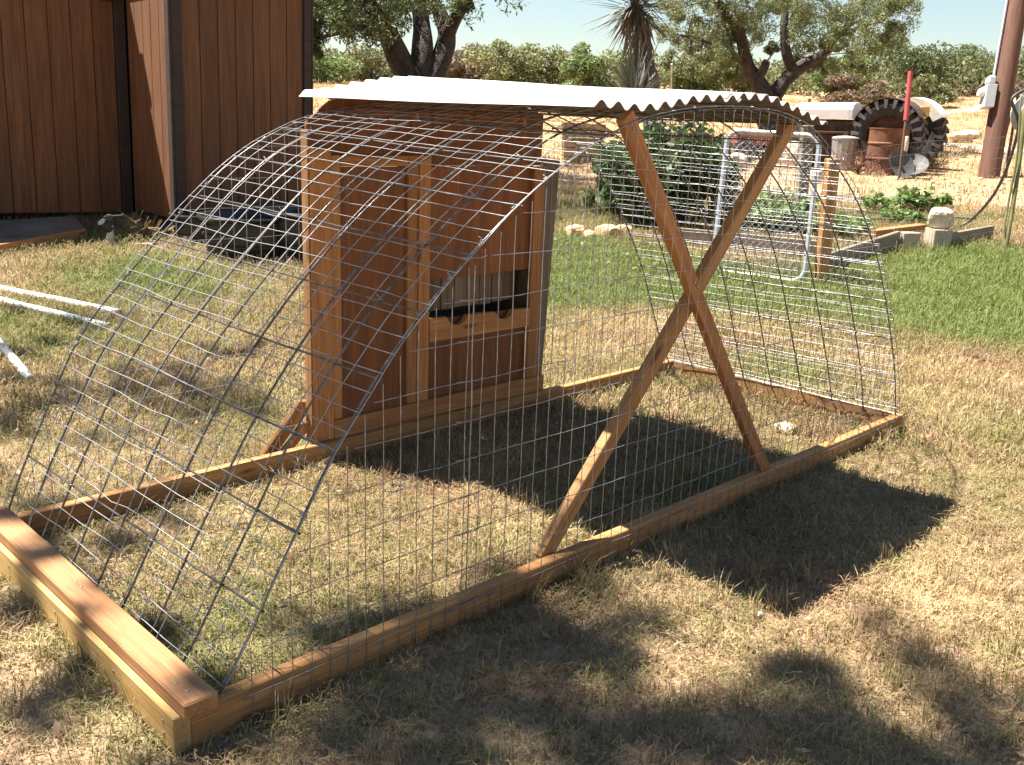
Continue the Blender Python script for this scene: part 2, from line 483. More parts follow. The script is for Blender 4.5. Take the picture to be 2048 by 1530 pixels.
gm.l.new(cc, tr.inputs[0]); gm.l.new(gm.p.outputs[0], mx.inputs[1]); gm.l.new(tr.outputs[0], mx.inputs[2]); gm.l.new(mx.outputs[0], gm.out.inputs[0])

def grass(name, r0, r1, a0, a1, dens, variants, smin, smax, dr, seed, thin=0.0, mask=None):
    """blades scattered over a sector of the yard by geometry nodes"""
    nr = max(4, int((r1 - r0) / dr)); nA = max(8, int((a1 - a0) * (r0 + r1) / 2 / dr))
    rs = np.linspace(r0, r1, nr + 1); as_ = np.linspace(a0, a1, nA + 1)
    X = CX + rs[:, None] * np.sin(as_)[None]; Y = CY + rs[:, None] * np.cos(as_)[None]
    V = np.stack([X, Y, surface(X, Y)], -1).reshape(-1, 3)
    i0 = np.arange(nr)[:, None] * (nA + 1); j0 = np.arange(nA)[None]
    F = np.stack([i0 + j0, i0 + j0 + 1, i0 + nA + 2 + j0, i0 + nA + 1 + j0], -1).reshape(-1, 4)[:, ::-1]
    me = npmesh(name, V, F)
    gr = green_at(V[:, 0], V[:, 1])
    a = me.attributes.new('green', 'FLOAT', 'POINT'); a.data.foreach_set('value', gr.astype(np.float32))
    dn = dens * (1 - thin + thin * np.clip(.1 + 1.6 * vnoise(V[:, 0], V[:, 1], 1.7, seed) * vnoise(V[:, 0], V[:, 1], .6, seed + 5) + .6 * gr, 0, 1.3))
    if mask is not None: dn = dens * mask(V[:, 0], V[:, 1])
    a = me.attributes.new('dens', 'FLOAT', 'POINT'); a.data.foreach_set('value', dn.astype(np.float32))
    o = link(name, me, gm.m)
    tag(o, kind='stuff')
    ng = bpy.data.node_groups.new(name, 'GeometryNodeTree')
    ng.interface.new_socket('Geometry', in_out='INPUT', socket_type='NodeSocketGeometry')
    ng.interface.new_socket('Geometry', in_out='OUTPUT', socket_type='NodeSocketGeometry')
    N = ng.nodes; L = ng.links
    gi = N.new('NodeGroupInput'); go = N.new('NodeGroupOutput')
    dp = N.new('GeometryNodeDistributePointsOnFaces'); dp.inputs['Seed'].default_value = seed
    na_ = N.new('GeometryNodeInputNamedAttribute'); na_.data_type = 'FLOAT'; na_.inputs['Name'].default_value = 'dens'
    L.new(gi.outputs[0], dp.inputs['Mesh']); L.new(na_.outputs['Attribute'], dp.inputs['Density'])
    gi2 = N.new('GeometryNodeGeometryToInstance')
    for vme in reversed(variants):
        vo = bpy.data.objects.new('blade_source', vme)          # referenced by the nodes only, never placed in the scene
        oin = N.new('GeometryNodeObjectInfo'); oin.inputs['Object'].default_value = vo
        oin.inputs['As Instance'].default_value = False
        L.new(oin.outputs['Geometry'], gi2.inputs[0])
    ip = N.new('GeometryNodeInstanceOnPoints'); ip.inputs['Pick Instance'].default_value = True
    L.new(dp.outputs['Points'], ip.inputs['Points']); L.new(gi2.outputs[0], ip.inputs['Instance'])
    rv = N.new('FunctionNodeRandomValue'); rv.data_type = 'FLOAT_VECTOR'
    rv.inputs[0].default_value = (-.2, -.2, 0); rv.inputs[1].default_value = (.2, .2, 6.283)
    L.new(rv.outputs[0], ip.inputs['Rotation'])
    rs_ = N.new('FunctionNodeRandomValue'); rs_.data_type = 'FLOAT'
    rs_.inputs[2].default_value = smin; rs_.inputs[3].default_value = smax; rs_.inputs['Seed'].default_value = 3
    L.new(rs_.outputs[1], ip.inputs['Scale'])
    L.new(ip.outputs[0], go.inputs[0])
    md = o.modifiers.new('scatter', 'NODES'); md.node_group = ng
    return o
def bm_(n, *a, **k):
    me = blade_mesh(n, *a, **k); me.materials.append(gm.m); return me
near_v = [bm_('tuft', 20, .010, .032, .05, 1.0, .0013, 1, flat=.45), bm_('tuft', 18, .012, .040, .04, .9, .0013, 2, flat=.25),
          bm_('tuft', 22, .016, .045, .06, 1.1, .0013, 3, flat=.9), bm_('tuft', 20, .020, .060, .07, 1.1, .0014, 4, flat=.92),
          bm_('tuft', 22, .014, .045, .028, .6, .0013, 5, flat=.05)]
mid_v = [bm_('tuft', 22, .025, .065, .09, 1.0, .0021, 6, flat=.25), bm_('tuft', 22, .025, .075, .08, .9, .0021, 7, flat=.1), bm_('tuft', 18, .03, .08, .10, 1.2, .0022, 8, flat=.7)]
far_v = [bm_('tuft', 24, .03, .12, .16, .9, .005, 9, flat=.2), bm_('tuft', 22, .03, .10, .20, 1.1, .005, 10, flat=.5)]
grass('grass', .8, 4.2, R(-5), R(95), 3100, near_v, .55, 1.3, .08, 21, .86)
grass('grass', 4.2, 7.0, R(0), R(92), 900, near_v[:2] + mid_v, .75, 1.4, .12, 22, .3)
grass('grass', 7.0, 12.5, R(5), R(88), 400, mid_v, .8, 1.6, .25, 23, .45)
grass('dry_field_grass', 12.5, 50, R(8), R(85), 18, far_v, .8, 1.6, .8, 24, .75)
tall_v = [bm_('tuft', 14, .04, .105, .03, .55, .0014, 15), bm_('tuft', 12, .05, .13, .035, .7, .0014, 16), bm_('tuft', 16, .035, .085, .025, .5, .0015, 17)]
def tall_mask(x, y):
    n = vnoise(x, y, 2.3, 31) * vnoise(x, y, .9, 32)
    rail = np.minimum.reduce([np.abs(y) + 9 * np.clip(np.abs(x - 1.7) - 1.8, 0, 1), np.abs(y - 1.3) + 9 * np.clip(np.abs(x - 1.7) - 1.8, 0, 1), np.abs(x) + 9 * np.clip(np.abs(y - .65) - .7, 0, 1)])
    return np.clip((n - .38) * 5, 0, 1) + 1.6 * np.exp(-(rail / .07) ** 2) * (vnoise(x, y, 5, 33) > .45)
grass('grass', .8, 6.5, R(-3), R(93), 90, tall_v, .6, 1.15, .05, 25, mask=tall_mask)
# dead leaves, twigs and crumbs of bark lying in the grass
q = np.random.default_rng(41)
n = 1500
rr_ = 1.0 + 5.0 * np.sqrt(q.random(n)); aa_ = q.uniform(R(-3), R(93), n)
x = CX + rr_ * np.sin(aa_); y = CY + rr_ * np.cos(aa_)
z = surface(x, y) + q.uniform(.012, .035, n)
t = q.uniform(0, 2 * PI, n); L = q.uniform(.008, .02, n); w = L * q.uniform(.25, .5, n)
u = np.stack([np.cos(t) * L, np.sin(t) * L, q.normal(0, .3, n) * L], -1); v = np.stack([-np.sin(t) * w, np.cos(t) * w, q.normal(0, .3, n) * w], -1)
p = np.stack([x, y, z], -1)
V = np.stack([p - u, p + v, p + u, p - v], 1).reshape(-1, 3)
M['litter'] = leafmat('dead_leaf', (.10, .055, .03), (.30, .19, .11), (.45, .34, .22), 5, .15)
tag(link('leaf_litter', npmesh('leaf_litter', V, np.arange(4 * n).reshape(-1, 4)), M['litter']), kind='stuff')
tw_ = MB()
for k in range(170):
    r_ = 1.0 + 4.5 * math.sqrt(rnd.random()); a = rnd.uniform(R(-3), R(93)); x0, y0 = CX + r_ * math.sin(a), CY + r_ * math.cos(a)
    b = rnd.uniform(0, 2 * PI); L_ = rnd.uniform(.03, .11)
    pts = [(x0 + math.cos(b) * L_ * s_ + rnd.uniform(-.006, .006), y0 + math.sin(b) * L_ * s_ + rnd.uniform(-.006, .006), gz(x0, y0) + rnd.uniform(.012, .035)) for s_ in (0, .5, 1)]
    tw_.tube(pts, rnd.uniform(.0012, .0028), 4, False)
tag(tw_.build('fallen_twigs', M['litter']), kind='stuff')
# ------------------------------------------------------------------ the arched chicken run
W = 1.30
NEAR = [(.075, .045), (.139, .083), (.160, .161), (.202, .231), (.311, .408), (.412, .573), (.609, .813), (.837, 1.014), (1.029, 1.148), (1.241, 1.261), (1.371, 1.310), (1.60, 1.355), (1.856, 1.372), (2.10, 1.372), (2.30, 1.338), (2.42, 1.300), (2.537, 1.235), (2.78, 1.085), (2.988, .900), (3.13, .715), (3.245, .516), (3.38, .27), (3.445, .075)]
FAR = [(.065, .045), (.106, .16), (.150, .262), (.21, .362), (.286, .516), (.352, .64), (.485, .776), (.659, .954), (.851, 1.133), (1.00, 1.22), (1.14, 1.285), (1.371, 1.33), (1.60, 1.362), (1.856, 1.378), (2.10, 1.375), (2.30, 1.338), (2.50, 1.265), (2.709, 1.155), (2.90, .96), (3.10, .68), (3.22, .44), (3.33, .22), (3.44, .075)]
def resample(P, n):
    P = np.array(P, float)
    # smooth a little, then even arc length
    s = np.r_[0, np.cumsum(np.hypot(*np.diff(P, axis=0).T))]
    t = np.linspace(0, s[-1], 400)
    x = np.interp(t, s, P[:, 0]); z = np.interp(t, s, P[:, 1])
    k = np.hanning(41); k /= k.sum()
    def sm(a):
        b = np.r_[2 * a[0] - a[20:0:-1], a, 2 * a[-1] - a[-2:-22:-1]]
        return np.convolve(b, k, 'valid')
    x = sm(x); z = sm(z)
    s = np.r_[0, np.cumsum(np.hypot(np.diff(x), np.diff(z)))]
    u = np.linspace(0, s[-1], n)
    return np.stack([np.interp(u, s, x), np.interp(u, s, z)], -1), s[-1]
NS = 97
PN, LEN = resample(NEAR, NS); PF, _ = resample(FAR, NS)
def arch(u, y, lift=0.0):
    """u 0..1 along the arch, y across"""
    a = min(max((y - .02) / (W - .04), 0), 1)
    i = u * (NS - 1)
    j = min(int(i), NS - 2); f = i - j
    p = (PN[j] * (1 - f) + PN[j + 1] * f) * (1 - a) + (PF[j] * (1 - f) + PF[j + 1] * f) * a
    d = (PN[j + 1] - PN[j]) * (1 - a) + (PF[j + 1] - PF[j]) * a
    d = d / np.hypot(*d)
    return (p[0] - d[1] * lift, y, p[1] + d[0] * lift)
def arch_z(x, y):
    a = min(max((y - .02) / (W - .04), 0), 1)
    zn = np.interp(x, PN[:, 0], PN[:, 1]); zf = np.interp(x, PF[:, 0], PF[:, 1])
    return float(zn * (1 - a) + zf * a)

run = empty('chicken_run', (0, 0, 0), 'arched wire chicken run on a pine base frame with a white corrugated roof sheet', 'chicken coop')
# base frame
L_ = 3.48
board('base_rail', (.038, .019, .0445), (L_, .019, .0445), .038, .089, M['pine'], run)
board('base_rail', (.038, W - .019, .0445), (L_, W - .019, .0445), .038, .089, M['pine'], run)
board('end_rail', (.019, 0, .0445), (.019, W, .0445), .038, .089, M['pine_yellow'], run)
board('end_rail', (L_ - .019, .039, .0445), (L_ - .019, W - .039, .0445), .038, .089, M['pine'], run)
board('cap_board', (.052, -.026, .1085), (.052, 1.285, .1085), .076, .038, M['pine_brown'], run, bev=.004)
# X brace, the one that reaches the ground on the right passes in front
board('brace', (1.372, .026, 1.335), (2.345, .026, .062), .050, .030, M['trim'], run, up=(0, 1, 0), bev=.002)
board('brace', (2.315, .060, 1.345), (1.160, .060, .070), .050, .034, M['pine'], run, up=(0, 1, 0), bev=.002)
# bent panel rods
for k in range(9):
    y = .022 + k * (W - .044) / 8
    ph = rnd.uniform(0, 6)
    pts = [Vector(arch(i / 72, y)) + Vector((0, .004 * math.sin(i * .31 + ph), .003 * math.sin(i * .43 + ph))) for i in range(73)]
    MB().tube(pts, .0031, 6).build('arch_rod', M['rod'], run)
NC = 24
for k in range(NC):
    u = .012 + k * .976 / (NC - 1)
    q = rnd.uniform(-.003, .003)
    pts = [Vector(arch(u + q * (j / 10 - .5), .012 + j * (W - .024) / 10, -.0065)) + Vector((rnd.uniform(-.002, .002), 0, rnd.uniform(-.002, .002))) for j in range(11)]
    MB().tube(pts, .0029, 6).build('cross_rod', M['rod'], run)
# welded wire netting over the arch
net = MB()
nc = int(LEN / .0508)
def wob(a, b, s=.0035):
    return Vector((noise.noise((a, b, .3)) * s, noise.noise((a, b, 5.3)) * s, noise.noise((a, b, 9.3)) * s))
for k in range(nc + 1):
    u = .006 + .99 * k / nc
    if .405 < u < .66 and k % 2: continue
    a = rnd.uniform(-.0016, .0016)
    pts = [Vector(arch(u + a * (j / 14 - .5) + .0012 * noise.noise((k * .7, j * .5, 1.7)), .004 + j * (W - .008) / 14, .0065 + .003 * noise.noise((k * .9, j * .4, 7)))) + wob(k * 1.3, j * .6) for j in range(15)]
    if rnd.random() < .16:
        j = rnd.randrange(2, 13); pts[j] = pts[j] + Vector((rnd.uniform(-.010, .010), 0, rnd.uniform(-.012, .004)))
    net.tube(pts, .0013, 4, False)
for k in range(14):
    y = .006 + k * (W - .012) / 13
    pts = [Vector(arch(i / 80, min(max(y + .006 * noise.noise((i * .13, k * 2.1, 2)), .002), W - .002), .0078)) + wob(i * .4, k * 3.1, .003) for i in range(81)]
    net.tube(pts, .0013, 4, False)
# second layer lapped over the right-hand slope
for k in range(12):
    u = .66 + k * .027
    pts = [Vector(arch(min(u + .004 * noise.noise((k * .7, j * .3, 11.7)), 1), .004 + j * (W - .008) / 12, .010)) + wob(k * 1.7 + 40, j * .6) for j in range(13)]
    net.tube(pts, .0011, 4, False)
tag(net.build('arch_netting', M['galv'], run), kind='stuff')
def side_net(y, skip=None, seed=0, z0=.012):
    m = MB()
    x = .13
    k = 0
    while x < 3.45:
        zt = arch_z(x, y) - .004
        if zt > .12 and not (skip and skip[0] < x < skip[1]):
            n = max(3, int(zt / .1))
            pts = [Vector((x + .005 * noise.noise((k * .77, i * .35, seed)), y + .004 * noise.noise((k * .5, i * .4, seed + 9)), z0 + (zt - z0) * i / n)) for i in range(n + 1)]
            m.tube(pts, .00112, 4, False)
        x += .0508; k += 1
    z = .075
    k = 0
    while z < 1.34:
        xs = [x for x in np.arange(.10, 3.46, .0508) if arch_z(x, y) > z]
        if len(xs) > 3:
            segs = [[]]
            for x in xs:
                if skip and skip[0] < x < skip[1]:
                    if segs[-1]: segs.append([])
                else: segs[-1].append(x)
            for sg in segs:
                if len(sg) > 2:
                    pts = [Vector((x, y - .0022 + .003 * noise.noise((x * 2, k, seed + 3)), z + .006 * noise.noise((x * 1.6, k * 1.9, seed)) + .004 * noise.noise((x * 9, k * 1.9, seed)))) for x in sg]
                    m.tube(pts, .00112, 4, False)
        z += .1016; k += 1
    return m
m = side_net(-.004, None, 1)
# seam where two lengths of netting meet
m.tube([(.805 + .004 * noise.noise((i * .4, 3, 2)), -.007, .012 + i * (arch_z(.80, 0) - .02) / 14) for i in range(15)], .0016, 4, False)
for i in range(10):
    z = .075 + i * .1016
    m.tube([(.755, -.008, z + .004), (.79, -.010, z + .001), (.805, -.005, z), (.82, -.010, z - .001), (.842, -.009, z + .003)], .0013, 4, False)
tag(m.build('side_netting', M['galv'], run), kind='stuff')
tag(side_net(W + .003, (1.17, 2.46), 5).build('side_netting', M['galv'], run), kind='stuff')
# wire ties binding the netting to the rim rods and feet
tie = MB()
def wrap(c, ax, r=.006, turns=2, rad=.0012, ln=.012):
    ax = Vector(ax).normalized(); a = ax.orthogonal().normalized(); b = ax.cross(a)
    n = turns * 7
    tie.tube([Vector(c) + ax * (ln * (i / n - .5)) + (a * math.cos(i * 2 * PI / 7) + b * math.sin(i * 2 * PI / 7)) * r for i in range(n + 1)] + [Vector(c) + ax * ln * .6 + a * r * 2.6 + b * rnd.uniform(-.01, .01)], rad, 4, False)
for y in (.022, W - .022):
    for k in range(34):
        u = .02 + k * .0285
        if .42 < u < .66: continue
        p = Vector(arch(u, y)); t = Vector(arch(min(u + .01, 1), y)) - p
        wrap(p, t, .0055, rnd.choice((2, 2, 3)))
for k in range(70):
    i = rnd.randrange(1, 8); j = rnd.randrange(0, NC)
    u = .012 + j * .976 / (NC - 1)
    if .42 < u < .66: continue
    y = .022 + i * (W - .044) / 8
    p = Vector(arch(u, y, .0)); t = Vector(arch(min(u + .01, 1), y)) - p
    wrap(p, t, .0065, 1, .0011, .008)
for k in range(22):
    wrap((L_ - .035, .06 + k * .056, .092), (0, 1, .05), .005, 1)
tie.tube([(L_ - .036 + rnd.uniform(-.002, .002), .02 + k * .06, .0925 + rnd.uniform(0, .003)) for k in range(22)], .0024, 5)
tag(tie.build('wire_tie', M['galv'], run), kind='stuff')

# the boarded back wall under the arch
YW = 1.3
wall = MB()
def wall_shape(x0, x1, z0, zf, y0, y1, n=24):
    """a sheet whose top edge follows the arch"""
    V, F = [], []
    for i in range(n + 1):
        x = x0 + (x1 - x0) * i / n
        V += [(x, y0, z0), (x, y0, zf(x)), (x, y1, z0), (x, y1, zf(x))]
    for i in range(n):
        a = 4 * i; b = a + 4
        F += [(a, b, b + 1, a + 1), (a + 2, a + 3, b + 3, b + 2), (a + 1, b + 1, b + 3, a + 3), (a, a + 2, b + 2, b)]
    F += [(0, 1, 3, 2), (4 * n, 4 * n + 2, 4 * n + 3, 4 * n + 1)]
    return V, F
top = lambda x: min(1.277 + max(0, x - 1.19) * .75, float(np.interp(x, [1.19, 1.35, 1.433, 1.583, 1.75, 1.95, 2.15, 2.30, 2.42], [1.36, 1.362, 1.385, 1.41, 1.425, 1.42, 1.395, 1.365, 1.335])))
cw = empty('back_wall', (0, 0, 0)); cw.parent = run
XL, XR = 1.186, 2.405
# sheets behind the trim (butted, with the slot left open on the right)
def panel(name, x0, x1, z0, z1, y0, y1, mat, shaped=False, vertical=True):
    if shaped:
        V, F = wall_shape(x0, x1, z0, top, y0, y1)
        mbx = MB().add(V, F)
        # turn so that local X is the vertical grain
        Mx = Matrix(((0, 0, 1), (1, 0, 0), (0, 1, 0))).to_4x4(); Mx.translation = Vector((x0, y0, z0))
        inv = Mx.inverted()
        mbx.v = [tuple((Matrix(((0, 0, 1), (1, 0, 0), (0, 1, 0))) @ (Vector(p) - Vector((x0, y0, z0))))) for p in mbx.v]
        o = mbx.build(name, mat, cw)
        o.matrix_local = Matrix.Translation((x0, y0, z0)) @ Matrix(((0, 0, 1), (1, 0, 0), (0, 1, 0))).transposed().to_4x4()
        return o
    if vertical:
        return board(name, ((x0 + x1) / 2, (y0 + y1) / 2, z0), ((x0 + x1) / 2, (y0 + y1) / 2, z1), abs(y1 - y0), abs(x1 - x0), mat, cw, up=(1, 0, 0), bev=.0015)
    return board(name, (x0, (y0 + y1) / 2, (z0 + z1) / 2), (x1, (y0 + y1) / 2, (z0 + z1) / 2), abs(y1 - y0), abs(z1 - z0), mat, cw, up=(0, 0, 1), bev=.0015)
panel('header_panel', XL + .006, XR - .006, 1.125, 0, YW + .012, YW + .024, M['ply'], shaped=True)
panel('door_panel', XL + .09, 1.70, .10, 1.123, YW + .010, YW + .020, M['ply'])
panel('upper_panel', 1.735, 2.345, .668, 1.123, YW + .010, YW + .020, M['ply'])
panel('lower_panel', 1.735, 2.345, .10, .410, YW + .014, YW + .024, M['ply'])
# stiles and rails, proud of the sheets
panel('stile', XL, XL + .092, .092, 1.19, YW - .012, YW + .008, M['trim'])
panel('stile', XL + .095, XL + .135, .165, 1.165, YW - .006, YW + .008, M['trim'])
panel('stile', 1.640, 1.688, .165, 1.165, YW - .006, YW + .008, M['trim'])
panel('stile', 1.692, 1.748, .165, 1.165, YW - .012, YW + .008, M['trim'])
panel('stile', 2.338, 2.402, .165, 1.12, YW - .012, YW + .008, M['trim'])
panel('bottom_rail', XL + .094, 2.45, .092, .163, YW - .014, YW + .008, M['trim'], vertical=False)
panel('top_rail', XL + .137, 1.638, 1.125, 1.165, YW - .006, YW + .008, M['trim'], vertical=False)
panel('side_sheet', XL - .006, XL - .001, .092, 1.25, YW - .010, YW + .034, M['pine'])
# rail under the slot with two half-round finger cuts
V, F = [], []
xs = np.linspace(1.750, 2.336, 59)
def rail_top(x):
    z = .512 - (x - 1.75) * .03
    for c, r_ in ((1.90, .055), (2.175, .052)):
        if abs(x - c) < r_: z = min(z, .512 - (x - 1.75) * .03 - math.sqrt(r_ * r_ - (x - c) ** 2) * .72)
    return z
for x in xs:
    V += [(x, YW - .016, .412), (x, YW - .016, rail_top(x)), (x, YW + .010, .412), (x, YW + .010, rail_top(x))]
for i in range(len(xs) - 1):
    a = 4 * i; b = a + 4
    F += [(a, b, b + 1, a + 1), (a + 2, a + 3, b + 3, b + 2), (a + 1, b + 1, b + 3, a + 3), (a, a + 2, b + 2, b)]
F += [(0, 1, 3, 2), (len(V) - 4, len(V) - 2, len(V) - 1, len(V) - 3)]
MB().add(V, F).build('slot_rail', M['trim'], cw)
# nest box behind the slot: its weathered back pickets show through
for k in range(8):
    x0 = 1.757 + k * .0745
    board('picket', (x0 + .036, YW + .105 + rnd.uniform(-.003, .003), .516 + rnd.uniform(-.004, .004)), (x0 + .036, YW + .105, .80), .014, .070, M['picket'], cw, up=(1, 0, 0), bev=.002)
nb = MB()
nb.box((1.74, YW + .03, .40), (2.40, YW + .34, .415)).box((1.74, YW + .03, .416), (1.752, YW + .34, .86)).box((2.388, YW + .03, .416), (2.40, YW + .34, .86)).box((1.7525, YW + .325, .416), (2.3875, YW + .34, .86)).box((1.73, YW + .026, .861), (2.41, YW + .36, .875))
board('inner_rail', (1.754, YW + .032, .455), (2.335, YW + .032, .445), .012, .085, M['ply'], cw)
nb.build('nest_box', M['grey_wood'], cw)
# twisted weathered upright at the right-hand edge
V, F = [], []
n = 14
for i in range(n + 1):
    t = i / n
    z = .09 + t * 1.06
    xa, xb = 2.395 + .004 * t, 2.452 + .078 * t
    V += [(xa + .012, YW + .002, z), (xb, YW + .006 + .015 * t, z), (xb, YW + .03 + .015 * t, z), (xa + .012, YW + .03, z)]
for i in range(n):
    for k in range(4):
        F.append((4 * i + k, 4 * i + (k + 1) % 4, 4 * i + 4 + (k + 1) % 4, 4 * i + 4 + k))
F += [(3, 2, 1, 0), (4 * n, 4 * n + 1, 4 * n + 2, 4 * n + 3)]
mbx = MB().add([(p[2], p[0], p[1]) for p in V], F)
o = mbx.build('upright', M['grey_wood'], cw)
o.matrix_local = Matrix(((0, 1, 0), (0, 0, 1), (1, 0, 0))).to_4x4()
# wooden prop foot behind the left corner
board('prop', (1.075, YW + .17, .0), (1.19, YW + .05, .245), .075, .02, M['pine'], run, up=(-.2, .8, .3))
board('prop', (1.12, YW + .14, .0), (1.192, YW + .045, .15), .03, .03, M['trim'], run, up=(.3, .6, .4))

# screw heads and fence staples
fx = MB()
def screw(p, nrm, r_=.0045):
    Mx = Vector(nrm).to_track_quat('Z', 'Y').to_matrix().to_4x4(); Mx.translation = Vector(p)
    fx.lathe([(.0005, .0018), (r_ * .7, .0016), (r_, .0004), (r_, -.001)], 8, Mx)
for y in (.02, .06, .62, .66, 1.22, 1.26): screw((.05 + rnd.uniform(-.015, .015), y, .1278), (0, 0, 1))
for p in ((1.75, .009, .845), (1.77, .009, .83), (2.325, .009, .085), (1.385, .009, 1.315), (1.395, .009, 1.30)): screw(p, (0, -1, 0))
for x in (XL + .045, 1.72, 2.37):
    for z in (.13, .42, .75, 1.05): screw((x + rnd.uniform(-.012, .012), YW - .0125, z + rnd.uniform(-.02, .02)), (0, -1, 0))
for x in (.02, L_ - .02):
    for z in (.025, .065): screw((x, -.0005, z), (0, -1, 0)); 
for y in (.05, .3, .66, 1.0, 1.25):
    for z in (.03, .06): screw((-.0005, y, z), (-1, 0, 0), .004)
k = 0
while .16 + k * .152 < L_:
    x = .16 + k * .152 + rnd.uniform(-.02, .02)
    fx.tube([(x - .006, .002, .066), (x - .006, -.007, .066), (x + .006, -.007, .068), (x + .006, .002, .068)], .0011, 4, False)
    k += 1
tag(fx.build('fixing', M['galv'], run), kind='stuff')

# corrugated roof: two lapped sheets, ridges running across the run
RN = [(1.235, 1.362), (1.30, 1.363), (1.41, 1.358), (1.484, 1.362), (1.554, 1.371), (1.62, 1.380), (1.69, 1.391), (1.753, 1.396), (1.822, 1.397), (1.889, 1.399), (1.958, 1.406), (2.03, 1.408), (2.098, 1.408), (2.164, 1.402), (2.234, 1.388), (2.299, 1.375), (2.365, 1.361), (2.434, 1.349), (2.50, 1.332)]
RF = [(1.215, 1.374), (1.323, 1.390), (1.433, 1.416), (1.513, 1.430), (1.583, 1.441), (1.643, 1.449), (1.75, 1.455), (1.87, 1.450), (2.0, 1.440), (2.1, 1.430), (2.2, 1.415), (2.3, 1.395), (2.4, 1.37), (2.48, 1.345)]
def roofz(u, v):
    x = 1.235 + u * 1.265
    zn = np.interp(x, *np.array(RN).T); zf = np.interp(x - .018 * v, *np.array(RF).T)
    return x, zn * (1 - v) + zf * v
def roof_sheet(u0, u1, lift, y0, y1):
    V, F = [], []
    nu = int((u1 - u0) * 1.265 / .0679 * 10); nv = 16
    for s_ in (0, 1):
        for j in range(nv + 1):
            v = j / nv
            for i in range(nu + 1):
                u = u0 + (u1 - u0) * i / nu
                x, z = roofz(u, v)
                z += .0105 * math.cos(2 * PI * (x - 1.265) / .0679) + lift - s_ * .0022
                z += .004 * noise.noise((x * 3, v * 3, 2.2))
                y = y0 + (y1 - y0) * v + .004 * noise.noise((x * 4, 1, 1))
                if j == 0: y += .010 * noise.noise((x * 2.3, 4, 4))
                V.append((x, y, z))
    n1 = (nu + 1) * (nv + 1)
    for j in range(nv):
        for i in range(nu):
            a = j * (nu + 1) + i
            F.append((a, a + 1, a + nu + 2, a + nu + 1))
            F.append((n1 + a, n1 + a + nu + 1, n1 + a + nu + 2, n1 + a + 1))
    for i in range(nu):
        F.append((i, n1 + i, n1 + i + 1, i + 1)); b = nv * (nu + 1) + i
        F.append((b, b + 1, n1 + b + 1, n1 + b))
    for j in range(nv):
        a = j * (nu + 1); F.append((a, a + nu + 1, n1 + a + nu + 1, n1 + a)); b = a + nu
        F.append((b, n1 + b, n1 + b + nu + 1, b + nu + 1))
    o = MB().add(V, F, True).build('roof_sheet', M['roof'], run)
    o.data.materials.append(M['roof_under'])                      # lower faces get the darker brown, their shade painted in
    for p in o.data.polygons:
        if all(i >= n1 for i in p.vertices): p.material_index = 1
    return o
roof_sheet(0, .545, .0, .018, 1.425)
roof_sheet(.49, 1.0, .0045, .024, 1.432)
# fallen leaf litter pieces inside the run: a grey wire coil and a pale stone
coil = MB()
coil.tube([(.04 * (1 + .2 * math.sin(i * 1.7)) * math.cos(i * .62), .028 * math.sin(i * .62), .008 + .0012 * (i % 11)) for i in range(44)], .002, 5)
c_ = coil.build('wire_coil', M['steel'], None, (*(1.241, 0.858), .012))
tag(c_, 'small grey coil of wire lying on the dry grass inside the run', 'wire coil')
# ------------------------------------------------------------------ shed
SX, SY, SZ = 2.97, 6.09, .40
shed = empty('shed', (SX, SY, 0), 'tall brown wood sided shed with dark corner trim at the left edge of the yard', 'shed', rot=(0, R(1.2), R(-4)))
def plank_wall(x0, y0, dx, dy, length, z0, z1, n, nrm, thick=.016, rise=0.0):
    """vertical siding planks, each proud of a dark backing, grooves between"""
    w = length / n
    for k in range(n):
        a = (k + .5) * w
        c = Vector((x0 + dx * a, y0 + dy * a, 0)) + Vector(nrm) * (-thick / 2)
        o = MB().box((0, -(w - .006) / 2, -thick / 2), (z1 + rise * a - z0, (w - .006) / 2, thick / 2), .003).build('siding_plank', M['siding'], shed)
        o.matrix_local = frame((c.x, c.y, z0), (c.x, c.y, z1), nrm)
    c = Vector((x0 + dx * length / 2, y0 + dy * length / 2, (z0 + z1) / 2)) - Vector(nrm) * (thick + .012)
    if abs(dx) > .5: MB().box((x0 if dx > 0 else x0 - length, c.y - .01, z0 + .01), (x0 + length if dx > 0 else x0, c.y + .01, z1)).build('wall_backing', M['siding'], shed)
    else: MB().box((c.x - .01, min(y0, y0 + dy * length), z0 + .01), (c.x + .01, max(y0, y0 + dy * length), z1)).build('wall_backing', M['siding'], shed)
ZT = 2.42
plank_wall(.09, .004, 1, 0, 1.10, SZ, ZT, 7, (0, -1, 0))
plank_wall(.004, .97, 0, -1, .90, SZ, ZT, 5, (-1, 0, 0))
plank_wall(-.09, 1.03, -1, 0, 2.9, SZ - .03, 2.33, 16, (0, -1, 0), rise=.12)
def trim(lo, hi): return MB().box(lo, hi, .004).build('corner_trim', M['shed_trim'], shed)
trim((.002, -.022, SZ - .01), (.088, .022, ZT)); trim((-.022, -.022, SZ - .01), (.0, .065, ZT))
trim((1.192, -.022, SZ - .01), (1.26, .022, ZT)); trim((1.262, -.02, SZ - .01), (1.282, .10, ZT))
trim((-.088, 1.005, SZ - .06), (.002, 1.048, 2.30))
def prism(xz, y0, y1):
    n = len(xz)
    return MB().add([(x, y0, z) for x, z in xz] + [(x, y1, z) for x, z in xz], [tuple(range(n)), tuple(range(2 * n - 1, n - 1, -1))] + [(i, i + n, (i + 1) % n + n, (i + 1) % n) for i in range(n)])
prism([(-.004, 2.34), (-.004, 2.42), (-3.3, 2.82), (-3.3, 2.74)], .985, 3.3).build('eave', M['shed_trim'], shed)
MB().box((-.22, .83, 2.17), (-.12, .984, 2.235)).build('rafter_tail', M['shed_trim'], shed)
